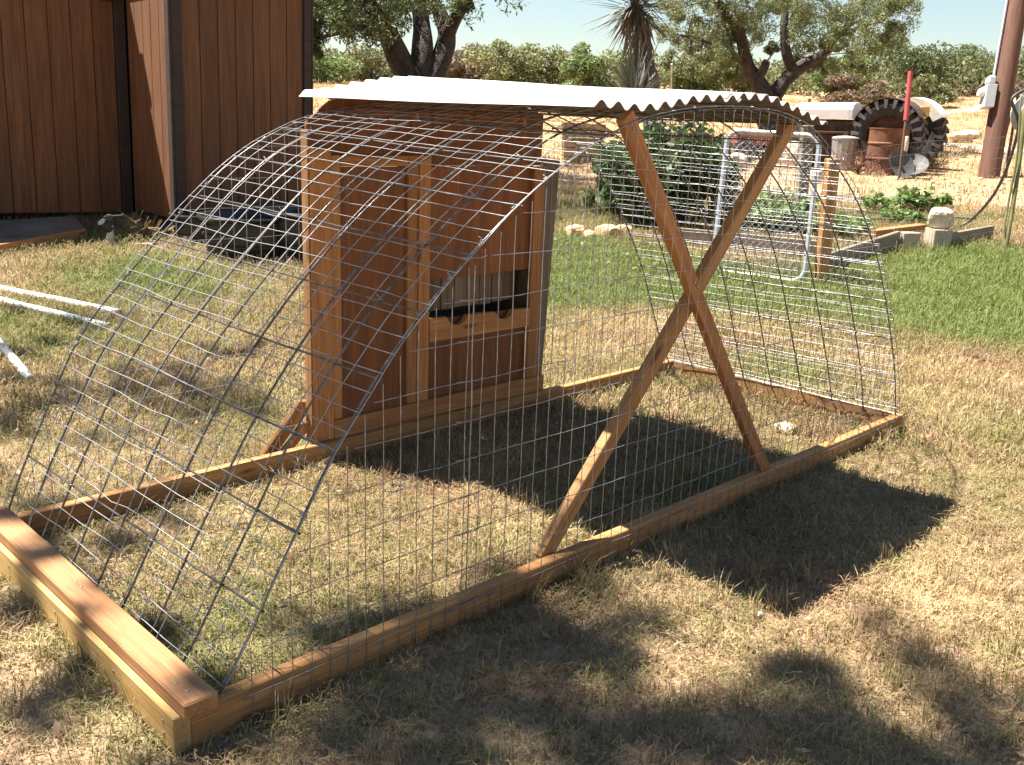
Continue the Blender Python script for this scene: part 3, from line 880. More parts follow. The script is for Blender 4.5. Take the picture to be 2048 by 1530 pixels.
prism([(-.1, SZ), (-.1, 2.30), (-3.2, 2.66), (-3.2, SZ)], 1.07, 3.2).build('core', M['dark'], shed)
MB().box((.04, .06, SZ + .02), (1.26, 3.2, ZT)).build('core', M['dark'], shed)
MB().box((-.06, -.10, ZT), (1.40, 3.3, ZT + .1)).build('roof', M['shed_trim'], shed)
MB().box((.02, .02, SZ - .09), (1.24, .10, SZ - .012)).box((.02, .1, SZ - .09), (.09, .98, SZ - .012)).build('sill_beam', M['shed_trim'], shed)
for (x, y) in ((.08, .09), (1.15, .09), (.06, 1.2), (-1.2, 1.25), (1.15, 2.9), (-2.3, 1.25)):
    MB().box((x - .09, y - .06, -.1), (x + .12, y + .09, SZ - .092), .006).build('pier', M['redpart'], shed)
MB().box((-2.45, 1.30, -.1), (1.2, 3.0, SZ - .092)).build('crawl_space_shade', M['dark'], shed)  # near-black block standing in for the shade under the floor
# low ramp and boards in the shade left of the shed corner
rp = empty('ramp', (0, 0, 0), 'low grey plywood ramp in the shade by the shed door', 'ramp')
def slab(name, pts, t, mat, parent):
    V = [tuple(p) for p in pts] + [(p[0], p[1], p[2] - t) for p in pts]
    return MB().add(V, [(0, 1, 2, 3), (7, 6, 5, 4), (0, 4, 5, 1), (1, 5, 6, 2), (2, 6, 7, 3), (3, 7, 4, 0)]).build(name, mat, parent)
ra, rb, rc, rd = [(*p, tz(*p) + .085) for p in ((1.252, 6.017), (2.363, 6.469), (2.488, 7.022), (1.541, 7.038))]
slab('deck', [ra, rb, rc, rd], .02, M['grey_wood'], rp)
ea, eb = Vector(ra) + Vector((0, -.012, -.045)), Vector(rb) + Vector((0, -.012, -.045))
board('edge_board', ea, eb, .024, .09, M['trim'], rp)
# short standpipe
sp = empty('standpipe', (*(2.433, 6.141), tz(*(2.433, 6.141))), 'short grey standpipe with a hose tap in front of the shed', 'standpipe')
MB().tube([(0, 0, -.02), (0, 0, .16)], .028, 12).build('riser', M['box_grey'], sp)
MB().tube([(0, 0, .13), (-.07, -.02, .20)], .035, 10).tube([(0, 0, .16), (0, 0, .22)], .02, 10).build('valve', M['black_plastic'], sp)
MB().tube([(-.04, 0, .235), (.12, .02, .24)], .007, 6).tube([(0, 0, .21), (0, 0, .25)], .022, 10).build('handle', M['steel'], sp)
# flat light board bit by the pier
o = board('scrap_board', (*(2.570, 6.076), tz(*(2.570, 6.076)) + .015), (*(2.728, 5.961), tz(*(2.728, 5.961)) + .02), .08, .018, M['bed_wood'])
tag(o, 'small pale scrap board lying in the grass below the shed corner', 'board')
# black tubs under the shed front
def tub(name, c, rx, ry, h, rot, label):
    t = empty(name, (c[0], c[1], tz(*c) - .01), label, 'tub', None, (0, 0, rot))
    Mx = Matrix.Diagonal((rx, ry, h, 1))
    MB().lathe([(.001, .02), (.86, .0), (.88, .05), (.93, .5), (.95, .86), (1.02, .9), (1.05, .96), (1.03, 1.0), (.98, .99), (.93, .9), (.90, .5), (.84, .09), (.001, .07)], 40, Mx).build('shell', M['black_plastic'], t)
    rib = MB()
    for z in (.30, .55, .78):
        rib.lathe([(.90 + .05 * z, z - .02), (.935 + .05 * z, z - .012), (.935 + .05 * z, z + .012), (.90 + .05 * z, z + .02)], 40, Mx)
    rib.build('rib', M['black_plastic'], t)
    return t
tub('stock_tub', (3.351, 5.389), .50, .40, .33, R(10), 'large black plastic stock tub below the shed front, nearer the boarded wall')
tub('stock_tub', (3.216, 6.023), .30, .26, .24, R(0), 'smaller black plastic tub at the left of the large stock tub under the shed')
tub('stock_tub', (3.777, 5.153), .55, .42, .38, R(30), 'black plastic stock tub half hidden behind the boarded back wall of the run')

# ------------------------------------------------------------------ white pipes on the grass
def pipe(a, b, r_, label):
    pa = Vector((*a, gz(*a) + r_ * .9)); pb = Vector((*b, gz(*b) + r_ * .9))
    d = (pb - pa).normalized()
    m = MB()
    n = 24
    pts = [pa.lerp(pb, i / n) + Vector((0, 0, .004 * noise.noise((i * .2, a[0], 1)))) for i in range(n + 1)]
    m.tube(pts, r_, 14, False)
    m.tube(pts, r_ * .86, 14, False)
    o = m.build('pvc_pipe', M['pvc'])
    md = o.modifiers.new('wall', 'SOLIDIFY'); md.thickness = .002
    return tag(o, label, 'pipe', 'white pipes lying on the grass')
pipe((0.988, 5.742), (1.685, 4.227), .024, 'long white plastic pipe lying on the grass, the upper of the near-parallel pair')
pipe((0.970, 5.443), (1.495, 3.940), .022, 'long white plastic pipe lying on the grass, the lower of the near-parallel pair')
pipe((0.991, 4.801), (0.761, 3.085), .022, 'white plastic pipe lying at a slant by itself, nearest the camera of the three')

# ------------------------------------------------------------------ vegetable garden
def rock(name, c, s, seed, mat, label, cat='rock', group=None, rot=0):
    bm = bmesh.new(); bmesh.ops.create_icosphere(bm, subdivisions=3, radius=1)
    for v in bm.verts:
        d = v.co.normalized()
        k = 1 + .28 * noise.noise(d * 1.3 + Vector((seed, 0, 0))) + .12 * noise.noise(d * 3.2 + Vector((0, seed, 0))) + .04 * noise.noise(d * 8 + Vector((0, 0, seed)))
        q = d * k
        for ax in range(3): q[ax] = math.copysign(abs(q[ax]) ** .72, q[ax])
        v.co = Vector((q.x * s[0], q.y * s[1], q.z * s[2]))
    me = bpy.data.meshes.new(name); bm.to_mesh(me); bm.free()
    o = link(name, me, mat); o.location = c; o.rotation_euler = (0, 0, rot)
    for p in me.polygons: p.use_smooth = False
    return tag(o, label, cat, group)
gate = empty('garden_gate', (0, 0, 0), 'galvanised pipe gate with rounded corners and chain-link infill', 'gate')
GB0, GB1 = Vector((6.014, 2.762, 0.181)), Vector((6.171, 2.012, 0.166))
gx_ = (GB1 - GB0); GWID = gx_.length; gx_.normalize()
gzv_ = (Vector((6.450, 2.165, 1.286)) - GB1); GH = gzv_.length; gzv_.normalize()
def gp(a, b): return GB0 + gx_ * a + gzv_ * b
rad = .11
def arc(cx, cy, a0, a1, n=7): return [gp(cx + rad * math.cos(a0 + (a1 - a0) * i / n), cy + rad * math.sin(a0 + (a1 - a0) * i / n)) for i in range(n + 1)]
loop = arc(rad, rad, PI, 1.5 * PI) + arc(GWID - rad, rad, 1.5 * PI, 2 * PI) + arc(GWID - rad, GH - rad, 0, .5 * PI) + arc(rad, GH - rad, .5 * PI, PI)
loop.append(loop[0] + (loop[1] - loop[0]) * .01)
MB().tube(loop, .021, 12).build('frame', M['galv_pipe'], gate)
cl = MB()
nrm_ = gx_.cross(gzv_)
stp = .058
for k in range(-24, int(GWID / stp) + 1):
    for sgn in (1, -1):
        pts = []
        for i in range(40):
            b = i * stp / 2
            a = (k * stp + b) if sgn > 0 else (GWID - k * stp - b)
            if .03 < a < GWID - .03 and .03 < b < GH - .03: pts.append(gp(a, b) + nrm_ * (.004 * sgn * (1 if i % 2 else -1)))
        if len(pts) > 1: cl.tube(pts, .0022, 4, False)
tag(cl.build('chain_link', M['galv'], gate), kind='stuff')
MB().box((-.03, -.045, -.05), (.03, .03, .05), .006, Matrix.Translation(gp(GWID, GH * .72))).box((-.05, -.02, -.02), (.09, .02, .02), .004, Matrix.Translation(gp(GWID, GH * .72))).build('latch', M['box_grey'], gate)
pb_ = (6.316, 1.940)
post = empty('gate_post', (*pb_, tz(*pb_)), 'square treated wood post beside the galvanised gate', 'post')
board('shaft', (0, 0, -.1), UP * .96, .09, .09, M['pine'], post, up=(.8, -.6, 0), bev=.004)
MB().tube([(0.03, -.05, .93), (.06, -.06, .97), (.05, -.02, 1.0), (.02, -.05, .95)], .004, 5).build('wire_loop', M['rod'], post)

def bed_board(name, a, b, h, t, mat, label, tilt=0, lift=0):
    za, zb = tz(*a) + h / 2 - .02 + lift, tz(*b) + h / 2 - .02 + lift
    o = board(name, (*a, za), (*b, zb), t, h, mat, None, up=(tilt, 0, 1), bev=.004)
    return tag(o, label, 'board', 'boards edging the vegetable bed')
bed_board('bed_board', (6.635, 3.669), (7.128, 2.434), .17, .04, M['bed_wood'], 'pale weathered board edging the bed behind the gate, left of the post')
bed_board('bed_board', (6.626, 2.065), (8.013, 2.111), .19, .04, M['grey_wood'], 'dark shaded board edging the bed just right of the gate post')
bed_board('bed_board', (8.394, 1.810), (9.101, 1.680), .16, .04, M['grey_wood'], 'grey board edging the bed at the right of the rock')
bed_board('bed_board', (8.188, 2.445), (8.863, 2.256), .09, .10, M['trim'], 'short orange brown board across the bed corner beside the rock', 0, .04)
def block(c, w, d, h, rot, label):
    b = empty('concrete_block', (*c, tz(*c) - .01), label, 'block', None, (0, 0, rot))
    m = MB()
    m.box((-w / 2, -d / 2, 0), (w / 2, -d / 2 + .035, h), .005).box((-w / 2, d / 2 - .035, 0), (w / 2, d / 2, h), .005)
    for x in (-w / 2, -.0175, w / 2 - .035): m.box((x, -d / 2 + .036, .001), (x + .035, d / 2 - .036, h - .001))
    m.build('shell', M['concrete'], b)
    return b
block((8.325, 1.879), .17, .19, .19, R(-40), 'pale concrete block standing under the limestone rock at the bed corner')
block((8.117, 2.069), .20, .12, .16, R(-22), 'low concrete block at the bed corner left of the rock')
rc_ = (8.325, 1.879)
rock('limestone_rock', (rc_[0] + .06, rc_[1] + .02, tz(*rc_) + .27), (.13, .11, .10), 3.1, M['limestone'], 'rough pale limestone rock sitting on the concrete block', rot=.4)
for k, (px, s, lab) in enumerate([((6.130, 4.397), .14, 'tan edging stone nearest the boarded wall at the bed edge'), ((6.168, 4.254), .10, 'small tan edging stone second from the boarded wall'), ((6.378, 4.210), .15, 'larger tan edging stone of the bed left of the crossing brace'), ((6.581, 4.186), .12, 'shaded tan edging stone behind the crossing brace')]):
    rock('edging_stone', (*px, tz(*px) + s * .3), (s * .75, s * .6, s * .5), 5.5 + k * 2.3, M['tan_stone'], lab, 'stone', 'stones edging the vegetable bed', k * .8)
# square stack of tan stones behind the bed
st0 = (10.671, 8.382)
stk = empty('stone_stack', (*st0, tz(*st0) - .05), 'square stack of pale tan stones standing beyond the vegetable bed', 'stone stack', None, (0, 0, R(-40)))
for r_ in range(5):
    x = -.32
    while x < .30:
        w = rnd.uniform(.16, .26); w = min(w, .32 - x)
        if w > .06:
            MB().box((x + .004, -.25 + rnd.uniform(-.012, .012), r_ * .125), (x + w - .004, .25, r_ * .125 + .119), .012).build('stone', M['tan_stone'], stk)
        x += w
# leafy plants
def leaf_cloud(centers, n_each, size, flat=.5, aspect=.5, seed=1, droop=0.0, shell=.5):
    """many small leaf quads spread through ellipsoids: (c, (rx,ry,rz))"""
    q = np.random.default_rng(seed)
    Vs = []
    for (c, rad_), n in zip(centers, n_each):
        d = q.normal(size=(n, 3)); d /= np.linalg.norm(d, axis=1)[:, None]
        rr_ = q.random(n) ** (1 / (2.0 + 2 * shell))
        p = np.asarray(c) + d * rr_[:, None] * np.asarray(rad_)
        a = q.normal(size=(n, 3)); a[:, 2] = a[:, 2] * (1 - flat) - droop; a /= np.linalg.norm(a, axis=1)[:, None]
        b = q.normal(size=(n, 3)); b -= a * (a * b).sum(1)[:, None]; b[:, 2] *= (1 - flat * .6); b /= np.linalg.norm(b, axis=1)[:, None] + 1e-9
        s = size * q.uniform(.6, 1.35, n)[:, None]
        u = a * s; w = b * s * aspect * .5
        nrm = np.cross(a, b) * s * .08
        Vs.append(np.stack([p - u * .5, p - w + nrm, p + u * .5, p + w + nrm], 1).reshape(-1, 3))
    V = np.concatenate(Vs)
    return V, np.arange(len(V)).reshape(-1, 4)
def veg_mesh(seed):
    q = random.Random(seed)
    cs = [((q.uniform(-.11, .11), q.uniform(-.11, .11), q.uniform(.08, .2)), (.09, .09, .06)) for k in range(7)]
    V, F = leaf_cloud(cs, [16] * 7, .075, .75, .75, seed)
    me = npmesh('foliage', V, F); me.materials.append(M['leaf_veg'])
    st = MB()
    for c, r_ in cs: st.tube([(0, 0, -.02), (c[0] * .4, c[1] * .4, c[2] * .6), c], .004, 4)
    sm_ = st.mesh('stem'); sm_.materials.append(M['leaf_veg'])
    return me, sm_
vm = [veg_mesh(k) for k in range(3)]
def veg(px, sc, k, label, group='leafy vegetable plants in the bed'):
    e = empty('vegetable_plant', (*px, tz(*px)), label, 'plant', group, (0, 0, k * 1.3))
    e.scale = (sc, sc, sc)
    a, b = vm[k % 3]
    link('foliage', a, None, e); link('stem', b, None, e)
ORD = ['first', 'second', 'third', 'fourth', 'fifth', 'sixth', 'seventh']
def row(pts, k0, text):
    for k, (px, sc) in enumerate(pts): veg(px, sc, k + k0, text % ORD[k])
row([((10.041, 3.399), .6), ((9.794, 3.212), .95), ((9.787, 3.040), .8), ((9.989, 2.990), 1.1), ((10.142, 2.898), 1.2), ((10.199, 2.753), .9), ((10.520, 2.720), .8)], 0, 'bright leafy plant in the back bed row, %s from the left')
row([((8.132, 2.798), 1.0), ((8.119, 2.676), .95), ((8.245, 2.626), .9), ((9.233, 2.738), .7), ((9.399, 2.663), .65), ((9.375, 2.524), .6)], 1, 'small leafy plant in the front bed row, %s from the left')
row([((7.942, 3.597), 1.1), ((7.875, 3.410), 1.2), ((8.730, 3.876), 1.2), ((7.845, 3.244), 1.3), ((7.845, 3.111), 1.25), ((8.649, 3.553), 1.2), ((7.876, 3.020), 1.1)], 2, 'green leafy plant seen through the pipe gate, %s from the left')
def shrubby(name, base, h, w, n, size, mat, label, cat, seed, group=None, stem=M['bark2'], droop=.2, aspect=.45, cl=9, top=.62, parent_up=UP):
    """a bush: several stems, leaf clumps of uneven size with gaps"""
    q = random.Random(seed)
    e = empty(name, base, label, cat, group)
    cs, ns = [], []
    stm = MB()
    for k in range(cl):
        a = q.uniform(0, 2 * PI); rd = w / 2 * math.sqrt(q.uniform(.02, .8))
        hz = h * q.uniform(.22, .9) * (1 - .35 * (rd / (w / 2)) ** 2)
        c = Vector((rd * math.cos(a), rd * math.sin(a), 0)) + parent_up * hz
        sz = q.uniform(.16, .34)
        cs.append((c, (w * sz * .75, w * sz * .75, h * sz * .7))); ns.append(int(n / cl * (sz / .25) ** 2))
        stm.tube([(q.uniform(-.05, .05) * w, q.uniform(-.05, .05) * w, -.05), (c.x * .45, c.y * .45, c.z * .5), c], [.012 * h, .008 * h, .003 * h], 5)
    V, F = leaf_cloud(cs, ns, size, .2, aspect, seed, droop)
    link('foliage', npmesh('foliage', V, F), mat, e)
    stm.build('stem', stem, e)
    return e
tb1, tb2, tb3, tb4 = (7.067, 4.390), (7.512, 4.188), (7.290, 4.978), (7.953, 4.123)
shrubby('tomato_bush', (*tb1, tz(*tb1)), 1.14, .80, 1500, .085, M['leaf_tomato'], 'dense dark green vegetable bush left of the crossing brace', 'bush', 5, 'tall dark vegetable bushes in the bed', aspect=.55, cl=26)
shrubby('tomato_bush', (*tb2, tz(*tb2)), 1.15, .90, 1700, .085, M['leaf_tomato'], 'dense dark green vegetable bush just right of the leaning brace, left of the gate', 'bush', 6, 'tall dark vegetable bushes in the bed', aspect=.55, cl=26)
shrubby('tomato_bush', (*tb3, tz(*tb3)), .8, .55, 900, .08, M['leaf_bright'], 'looser lighter green bush beside the boarded wall', 'bush', 7, aspect=.55)
shrubby('tomato_bush', (*tb4, tz(*tb4)), 1.05, .6, 1500, .08, M['leaf_tomato'], 'dark green vegetable bush right behind the left side of the gate', 'bush', 8, 'tall dark vegetable bushes in the bed', aspect=.55)
# drip tubes
def ground_tube(name, pts, r_, mat, label, cat, lift=.0):
    P = []
    for i in range(len(pts) - 1):
        for k in range(8):
            x = pts[i][0] + (pts[i + 1][0] - pts[i][0]) * k / 8; y = pts[i][1] + (pts[i + 1][1] - pts[i][1]) * k / 8
            P.append((x, y, gz(x, y) + r_ + lift + .008 * noise.noise((x * 2, y * 2, 1))))
    x, y = pts[-1]; P.append((x, y, gz(x, y) + r_ + lift))
    return tag(MB().tube(P, r_, 8).build(name, mat), label, cat)
ground_tube('drip_tube', [(9.187, 3.409), (9.450, 3.135), (9.588, 2.805), (9.728, 2.593)], .012, M['hose_dark'], 'thin black drip tube between the two rows of leafy plants', 'tube', .03)
ground_tube('drip_tube', [(8.919, 3.093), (9.110, 2.800), (9.298, 2.511), (9.767, 2.316), (9.818, 2.103)], .014, M['hose_dark'], 'black drip tube running along the bed behind the rock', 'tube', .04)
# welded wire garden fence: from the gate post along the bed to the right
FP = [(6.339, 1.918), (6.826, 1.957), (7.469, 2.008), (8.031, 1.945), (8.354, 1.761), (9.038, 1.638), (9.738, 1.396)]
fence = empty('garden_fence', (0, 0, 0), 'thin welded wire fence running past the bed boards from the gate post', 'fence')
fs = np.r_[0, np.cumsum(np.hypot(*np.diff(np.array(FP), axis=0).T))]
def fpt(s): return np.interp(s, fs, np.array(FP)[:, 0]), np.interp(s, fs, np.array(FP)[:, 1])
fm = MB()
FHH = .98
for s in np.arange(0, fs[-1], .0508):
    x, y = fpt(s); z = tz(x, y)
    fm.tube([(x, y, z), (x - .02, y, z + .5), Vector((x, y, z)) + UP * FHH], .0007, 3, False)
for k in range(11):
    pts = []
    for s in np.arange(0, fs[-1], .15):
        x, y = fpt(s); p = Vector((x, y, tz(x, y))) + UP * (k * .098 + .01 * noise.noise((s, k, 2))); pts.append(p)
    fm.tube(pts, .0010, 3, False)
tag(fm.build('wire_netting', M['galv'], fence), kind='stuff')
for px in (FP[-1],):
    MB().tube([(px[0], px[1], tz(*px) - .1), Vector((px[0], px[1], tz(*px))) + UP * 1.02], .006, 6).build('post', M['steel'], fence)
# ------------------------------------------------------------------ old tractor behind the garden
def basis(xd, up=UP):
    x = Vector(xd); x = (x - up * x.dot(up)).normalized(); y = up.cross(x)
    return Matrix((x, y, up)).transposed().to_4x4()
T0 = Vector((14.089, 4.972, 1.215))
TG = Vector((T0.x, T0.y, tz(T0.x, T0.y)))
fwd_cam = Vector((0.683, 0.682, -0.263)); right_cam = Vector((0.713, -0.700, 0.037))
trac = empty('farm_tractor', TG, 'old farm tractor with a white bonnet and huge rear tyres parked behind the garden', 'tractor')
TB = basis(right_cam * -.744 + fwd_cam * .667)      # local X points to the tractor's nose
trac.rotation_euler = TB.to_euler()
def wheel(name, c, r_, w, rim_mat, ring_mat):
    wl = empty(name, c); wl.parent = trac
    ax = Matrix.Rotation(PI / 2, 4, 'X')
    MB().lathe([(r_ * .60, -w * .42), (r_ * .70, -w * .5), (r_ * .88, -w * .5), (r_ * .97, -w * .36), (r_ * .985, 0), (r_ * .97, w * .36), (r_ * .88, w * .5), (r_ * .70, w * .5), (r_ * .60, w * .42)], 48, ax).build('tyre', M['rubber'], wl)
    lug = MB()
    nl = 22
    for k in range(nl):
        for sd in (-1, 1):
            a0 = 2 * PI * (k + (.5 if sd > 0 else 0)) / nl
            P = []
            for (t, y) in ((0, .02), (.16, .5), (.24, .5), (.09, .02)):
                for rr_ in (r_ * .955 if y > .3 else r_ * .98, r_ * 1.035):
                    a = a0 + t
                    P.append((rr_ * math.cos(a), sd * y * w, rr_ * math.sin(a)))
            # sidewall end of the lug
            lug.add(P, [(0, 2, 4, 6), (1, 7, 5, 3), (0, 1, 3, 2), (2, 3, 5, 4), (4, 5, 7, 6), (6, 7, 1, 0)])
            b0 = a0 + .16
            Q = []
            for (a, rr_) in ((b0, r_ * .78), (b0 + .085, r_ * .78), (b0 + .10, r_ * 1.03), (b0 - .01, r_ * 1.03)):
                for y in (.46, .535): Q.append((rr_ * math.cos(a), sd * y * w, rr_ * math.sin(a)))
            lug.add(Q, [(0, 2, 4, 6), (1, 7, 5, 3), (0, 1, 3, 2), (2, 3, 5, 4), (4, 5, 7, 6), (6, 7, 1, 0)])
    lug.build('lug', M['dusty_rubber'], wl)
    MB().lathe([(r_ * .60, -w * .43), (r_ * .585, -w * .44), (r_ * .56, -w * .30), (r_ * .54, 0), (r_ * .56, w * .30), (r_ * .585, w * .44), (r_ * .60, w * .43)], 40, ax).lathe([(.001, .02), (r_ * .30, .03), (r_ * .54, .0), (r_ * .54, -.03), (r_ * .30, -.0), (.001, -.02)], 32, ax).build('rim', rim_mat, wl)
    return wl
RW = .66
wheel('rear_wheel', (-.05, -.62, RW), RW, .38, M['rust_dark'], None)
wheel('rear_wheel', (-.05, .62, RW), RW, .38, M['rust_dark'], None)
wheel('front_wheel', (1.85, -.50, .36), .36, .16, M['rust_dark'], None)
wheel('front_wheel', (1.85, .50, .36), .36, .16, M['rust_dark'], None)
# fender over the far rear tyre and a rusty flat arch over the near one
def fender(y0, y1, a0, a1, r_, mat, name='fender'):
    V, F = [], []
    n = 18
    for i in range(n + 1):
        a = a0 + (a1 - a0) * i / n
        for (y, k) in ((y0, r_), (y1, r_), (y1, r_ - .012), (y0, r_ - .012)): V.append((-.05 + k * math.cos(a), y, RW + k * math.sin(a)))
    for i in range(n):
        for k in range(4): F.append((4 * i + k, 4 * i + 4 + k, 4 * i + 4 + (k + 1) % 4, 4 * i + (k + 1) % 4))
    F += [(0, 1, 2, 3), (4 * n + 3, 4 * n + 2, 4 * n + 1, 4 * n)]
    MB().add(V, F).build(name, mat, trac)
fender(.42, .82, R(18), R(150), RW + .05, M['rust_dark'])
fender(-.80, -.40, R(78), R(152), RW + .05, M['dirty_white'])
V, F = [], []
for i in range(15):
    a = R(78 + 74 * i / 14)
    for k in (RW * .80, RW + .048):
        for y in (-.395, -.385): V.append((-.05 + k * math.cos(a), y, RW + k * math.sin(a)))
for i in range(14):
    a = 4 * i; b = a + 4
    F += [(a, a + 2, b + 2, b), (a + 1, b + 1, b + 3, a + 3), (a + 2, a + 3, b + 3, b + 2), (a, b, b + 1, a + 1)]
MB().add(V, F).build('fender_skirt', M['dirty_white'], trac)
trac.scale = (.77, .77, .77)
# bonnet: rounded top shell
V, F = [], []
prof = [(-.24, .92), (-.25, 1.10), (-.21, 1.19), (-.10, 1.235), (.10, 1.235), (.21, 1.19), (.25, 1.10), (.24, .92)]
for x, s in ((.86, 1.0), (.95, 1.02), (2.02, .98), (2.10, .92)):
    for (y, z) in prof: V.append((x, y * s, .92 + (z - .92) * s + (.03 if x > .65 else 0)))
for i in range(3):
    for k in range(7): F.append((8 * i + k, 8 * i + k + 1, 8 * i + 9 + k, 8 * i + 8 + k))
F += [tuple(range(7, -1, -1)), tuple(range(24, 32))]
MB().add(V, F).build('bonnet', M['white_paint'], trac)
MB().box((.50, -.20, .90), (.61, .20, 1.20), .02).build('dash', M['steel'], trac)
MB().box((2.105, -.22, .52), (2.16, .22, 1.12), .02).build('grille', M['white_paint'], trac)
en = MB().box((.55, -.16, .50), (2.0, .16, .93), .03).box((-.35, -.2, .45), (.55, .2, .88), .04).box((1.0, -.30, .62), (1.45, -.16, .88), .03).box((1.55, -.27, .58), (1.8, -.16, .84), .03).tube([(.9, -.24, .66), (1.7, -.25, .9)], .03, 8).box((.6, -.26, .5), (.85, -.16, .74), .03)
en.build('engine', M['engine'], trac)
MB().tube([(1.85, -.5, .36), (1.85, .5, .36)], .05, 8).build('axle', M['engine'], trac)
MB().tube([(-.05, -.6, RW), (-.05, .6, RW)], .07, 10).build('axle', M['engine'], trac)
ring = [(.30 + .20 * math.cos(i * 2 * PI / 28) * .80, .20 * math.sin(i * 2 * PI / 28), 1.27 - .20 * math.cos(i * 2 * PI / 28) * .55) for i in range(29)]
MB().tube(ring, .013, 8).tube([(.30, 0, 1.27), (.60, 0, 1.05)], .018, 8).tube([ring[0], ring[14]], .008, 6).tube([ring[7], ring[21]], .008, 6).build('steering_wheel', M['engine'], trac)
MB().box((-.45, -.22, .95), (-.05, .22, 1.02), .03).box((-.50, -.22, 1.0), (-.44, .22, 1.22), .03).build('seat', M['yellow'], trac)
MB().box((.08, .28, .62), (.48, .33, 1.12), .02).build('side_panel', M['yellow'], trac)
MB().tube([(1.9, .0, 1.2), (1.9, 0, 1.34)], .03, 10).build('cap', M['rust'], trac)

# rusty metal box and junk in front of the tractor
jb = (13.267, 5.767)
bx = empty('metal_box', (*jb, tz(*jb)), 'wide rusty brown metal box behind the dustbin', 'box', None, (0, 0, R(-38)))
MB().box((-.45, .2, .02), (.45, .6, .50), .01).build('body', M['rust_dark'], bx)
MB().box((-.48, .17, .505), (.48, .63, .545), .006).build('lid', M['rust'], bx)
# zinc dustbin
cb = (13.361, 5.452)
can = empty('dustbin', (*cb, tz(*cb) - .01), 'ribbed zinc dustbin with its lid on, left of the rusty drum', 'dustbin')
V, F = [], []
n = 56
for (z, r_) in ((0, .150), (.03, .152), (.05, .160), (.40, .185), (.44, .183)):
    for k in range(n):
        rr_ = r_ + (.006 if (k // 2) % 2 else 0) * (1 if .04 < z < .42 else 0)
        V.append((rr_ * math.cos(2 * PI * k / n), rr_ * math.sin(2 * PI * k / n), z))
for i in range(4):
    for k in range(n): F.append((i * n + k, i * n + (k + 1) % n, (i + 1) * n + (k + 1) % n, (i + 1) * n + k))
F.append(tuple(range(n - 1, -1, -1)))
MB().add(V, F).build('body', M['can'], can)
MB().lathe([(.196, .425), (.198, .452), (.19, .458), (.12, .475), (.001, .485)], 40).build('lid', M['can'], can)
MB().tube([(-.05, 0, .48), (-.03, 0, .505), (.03, 0, .505), (.05, 0, .48)], .006, 6).build('lid_handle', M['steel'], can)
MB().tube([(-.13, -.13, .30), (-.165, -.165, .32), (-.175, -.145, .26), (-.14, -.125, .25)], .007, 6).build('handle', M['steel'], can)
can.scale = (1.02, 1.02, 1.04)
# rusty drum
db = (13.300, 4.756)
drum = empty('oil_drum', (*db, tz(*db) - .02), 'rusty brown steel oil drum standing in front of the big tractor tyre', 'drum')
dr = .275
MB().lathe([(.001, .0), (dr, .0), (dr + .008, .012), (dr, .03), (dr, .215), (dr + .012, .225), (dr + .012, .24), (dr, .25), (dr, .43), (dr + .012, .44), (dr + .012, .455), (dr, .465), (dr, .64), (dr + .008, .65), (dr + .008, .665), (dr - .01, .665), (dr - .012, .64), (.001, .64)], 44).build('shell', M['rust'], drum)
MB().tube([(.1, -.05, .645), (.1, -.05, .668)], .035, 12).tube([(-.08, .12, .645), (-.08, .12, .66)], .02, 10).build('bung', M['rust_dark'], drum)
# red topped steel post
rpb = (12.459, 4.149)
rp0 = Vector((*rpb, tz(*rpb))); rtop = Vector((12.858, 4.374, 2.173)); rmid = Vector((12.710, 4.279, 1.540))
rp_ = empty('steel_post', rp0, 'leaning steel post with a red sleeve in front of the drum', 'post')
MB().tube([(0, 0, -.05), rmid - rp0], .020, 8).build('shaft', M['rust_dark'], rp_)
MB().tube([rmid - rp0 - Vector((0, 0, .02)), rtop - rp0], .034, 10).build('sleeve', M['red'], rp_)
# round grey plough disc leaning by the post
dc = Vector((12.770, 4.280, 0.935))
disc = empty('plough_disc', dc, 'dull grey dished metal disc leaning beside the red topped post', 'disc')
Mx = basis(right_cam * .8 + fwd_cam * .35) @ Matrix.Rotation(R(62), 4, 'X') 
MB().lathe([(.001, -.035), (.10, -.03), (.18, -.012), (.215, .008), (.215, .014), (.175, -.006), (.10, -.024), (.001, -.029)], 36, Mx).build('dish', M['steel'], disc)
MB().lathe([(.03, -.03), (.03, .0), (.022, .004), (.001, .004)], 16, Mx).build('hub', M['rust'], disc)
d2c = Vector((12.984, 4.208, 0.925))
disc2 = empty('plough_disc', d2c, 'second grey dished metal disc tilted to the ground, right of the leaning one', 'disc')
Mx = basis(right_cam * .8 - fwd_cam * .45) @ Matrix.Rotation(R(40), 4, 'X')
MB().lathe([(.001, -.035), (.10, -.03), (.18, -.012), (.205, .008), (.205, .014), (.165, -.006), (.10, -.024), (.001, -.029)], 36, Mx).build('dish', M['steel'], disc2)
MB().lathe([(.03, -.03), (.03, .0), (.022, .004), (.001, .004)], 16, Mx).build('hub', M['rust'], disc2)
ws = Vector((13.056, 4.388, 1.198))
o = rock('pale_stone', ws, (.04, .04, .12), 9.4, M['limestone'], 'tall narrow pale stone propped between the drum and the tractor tyre', 'stone')
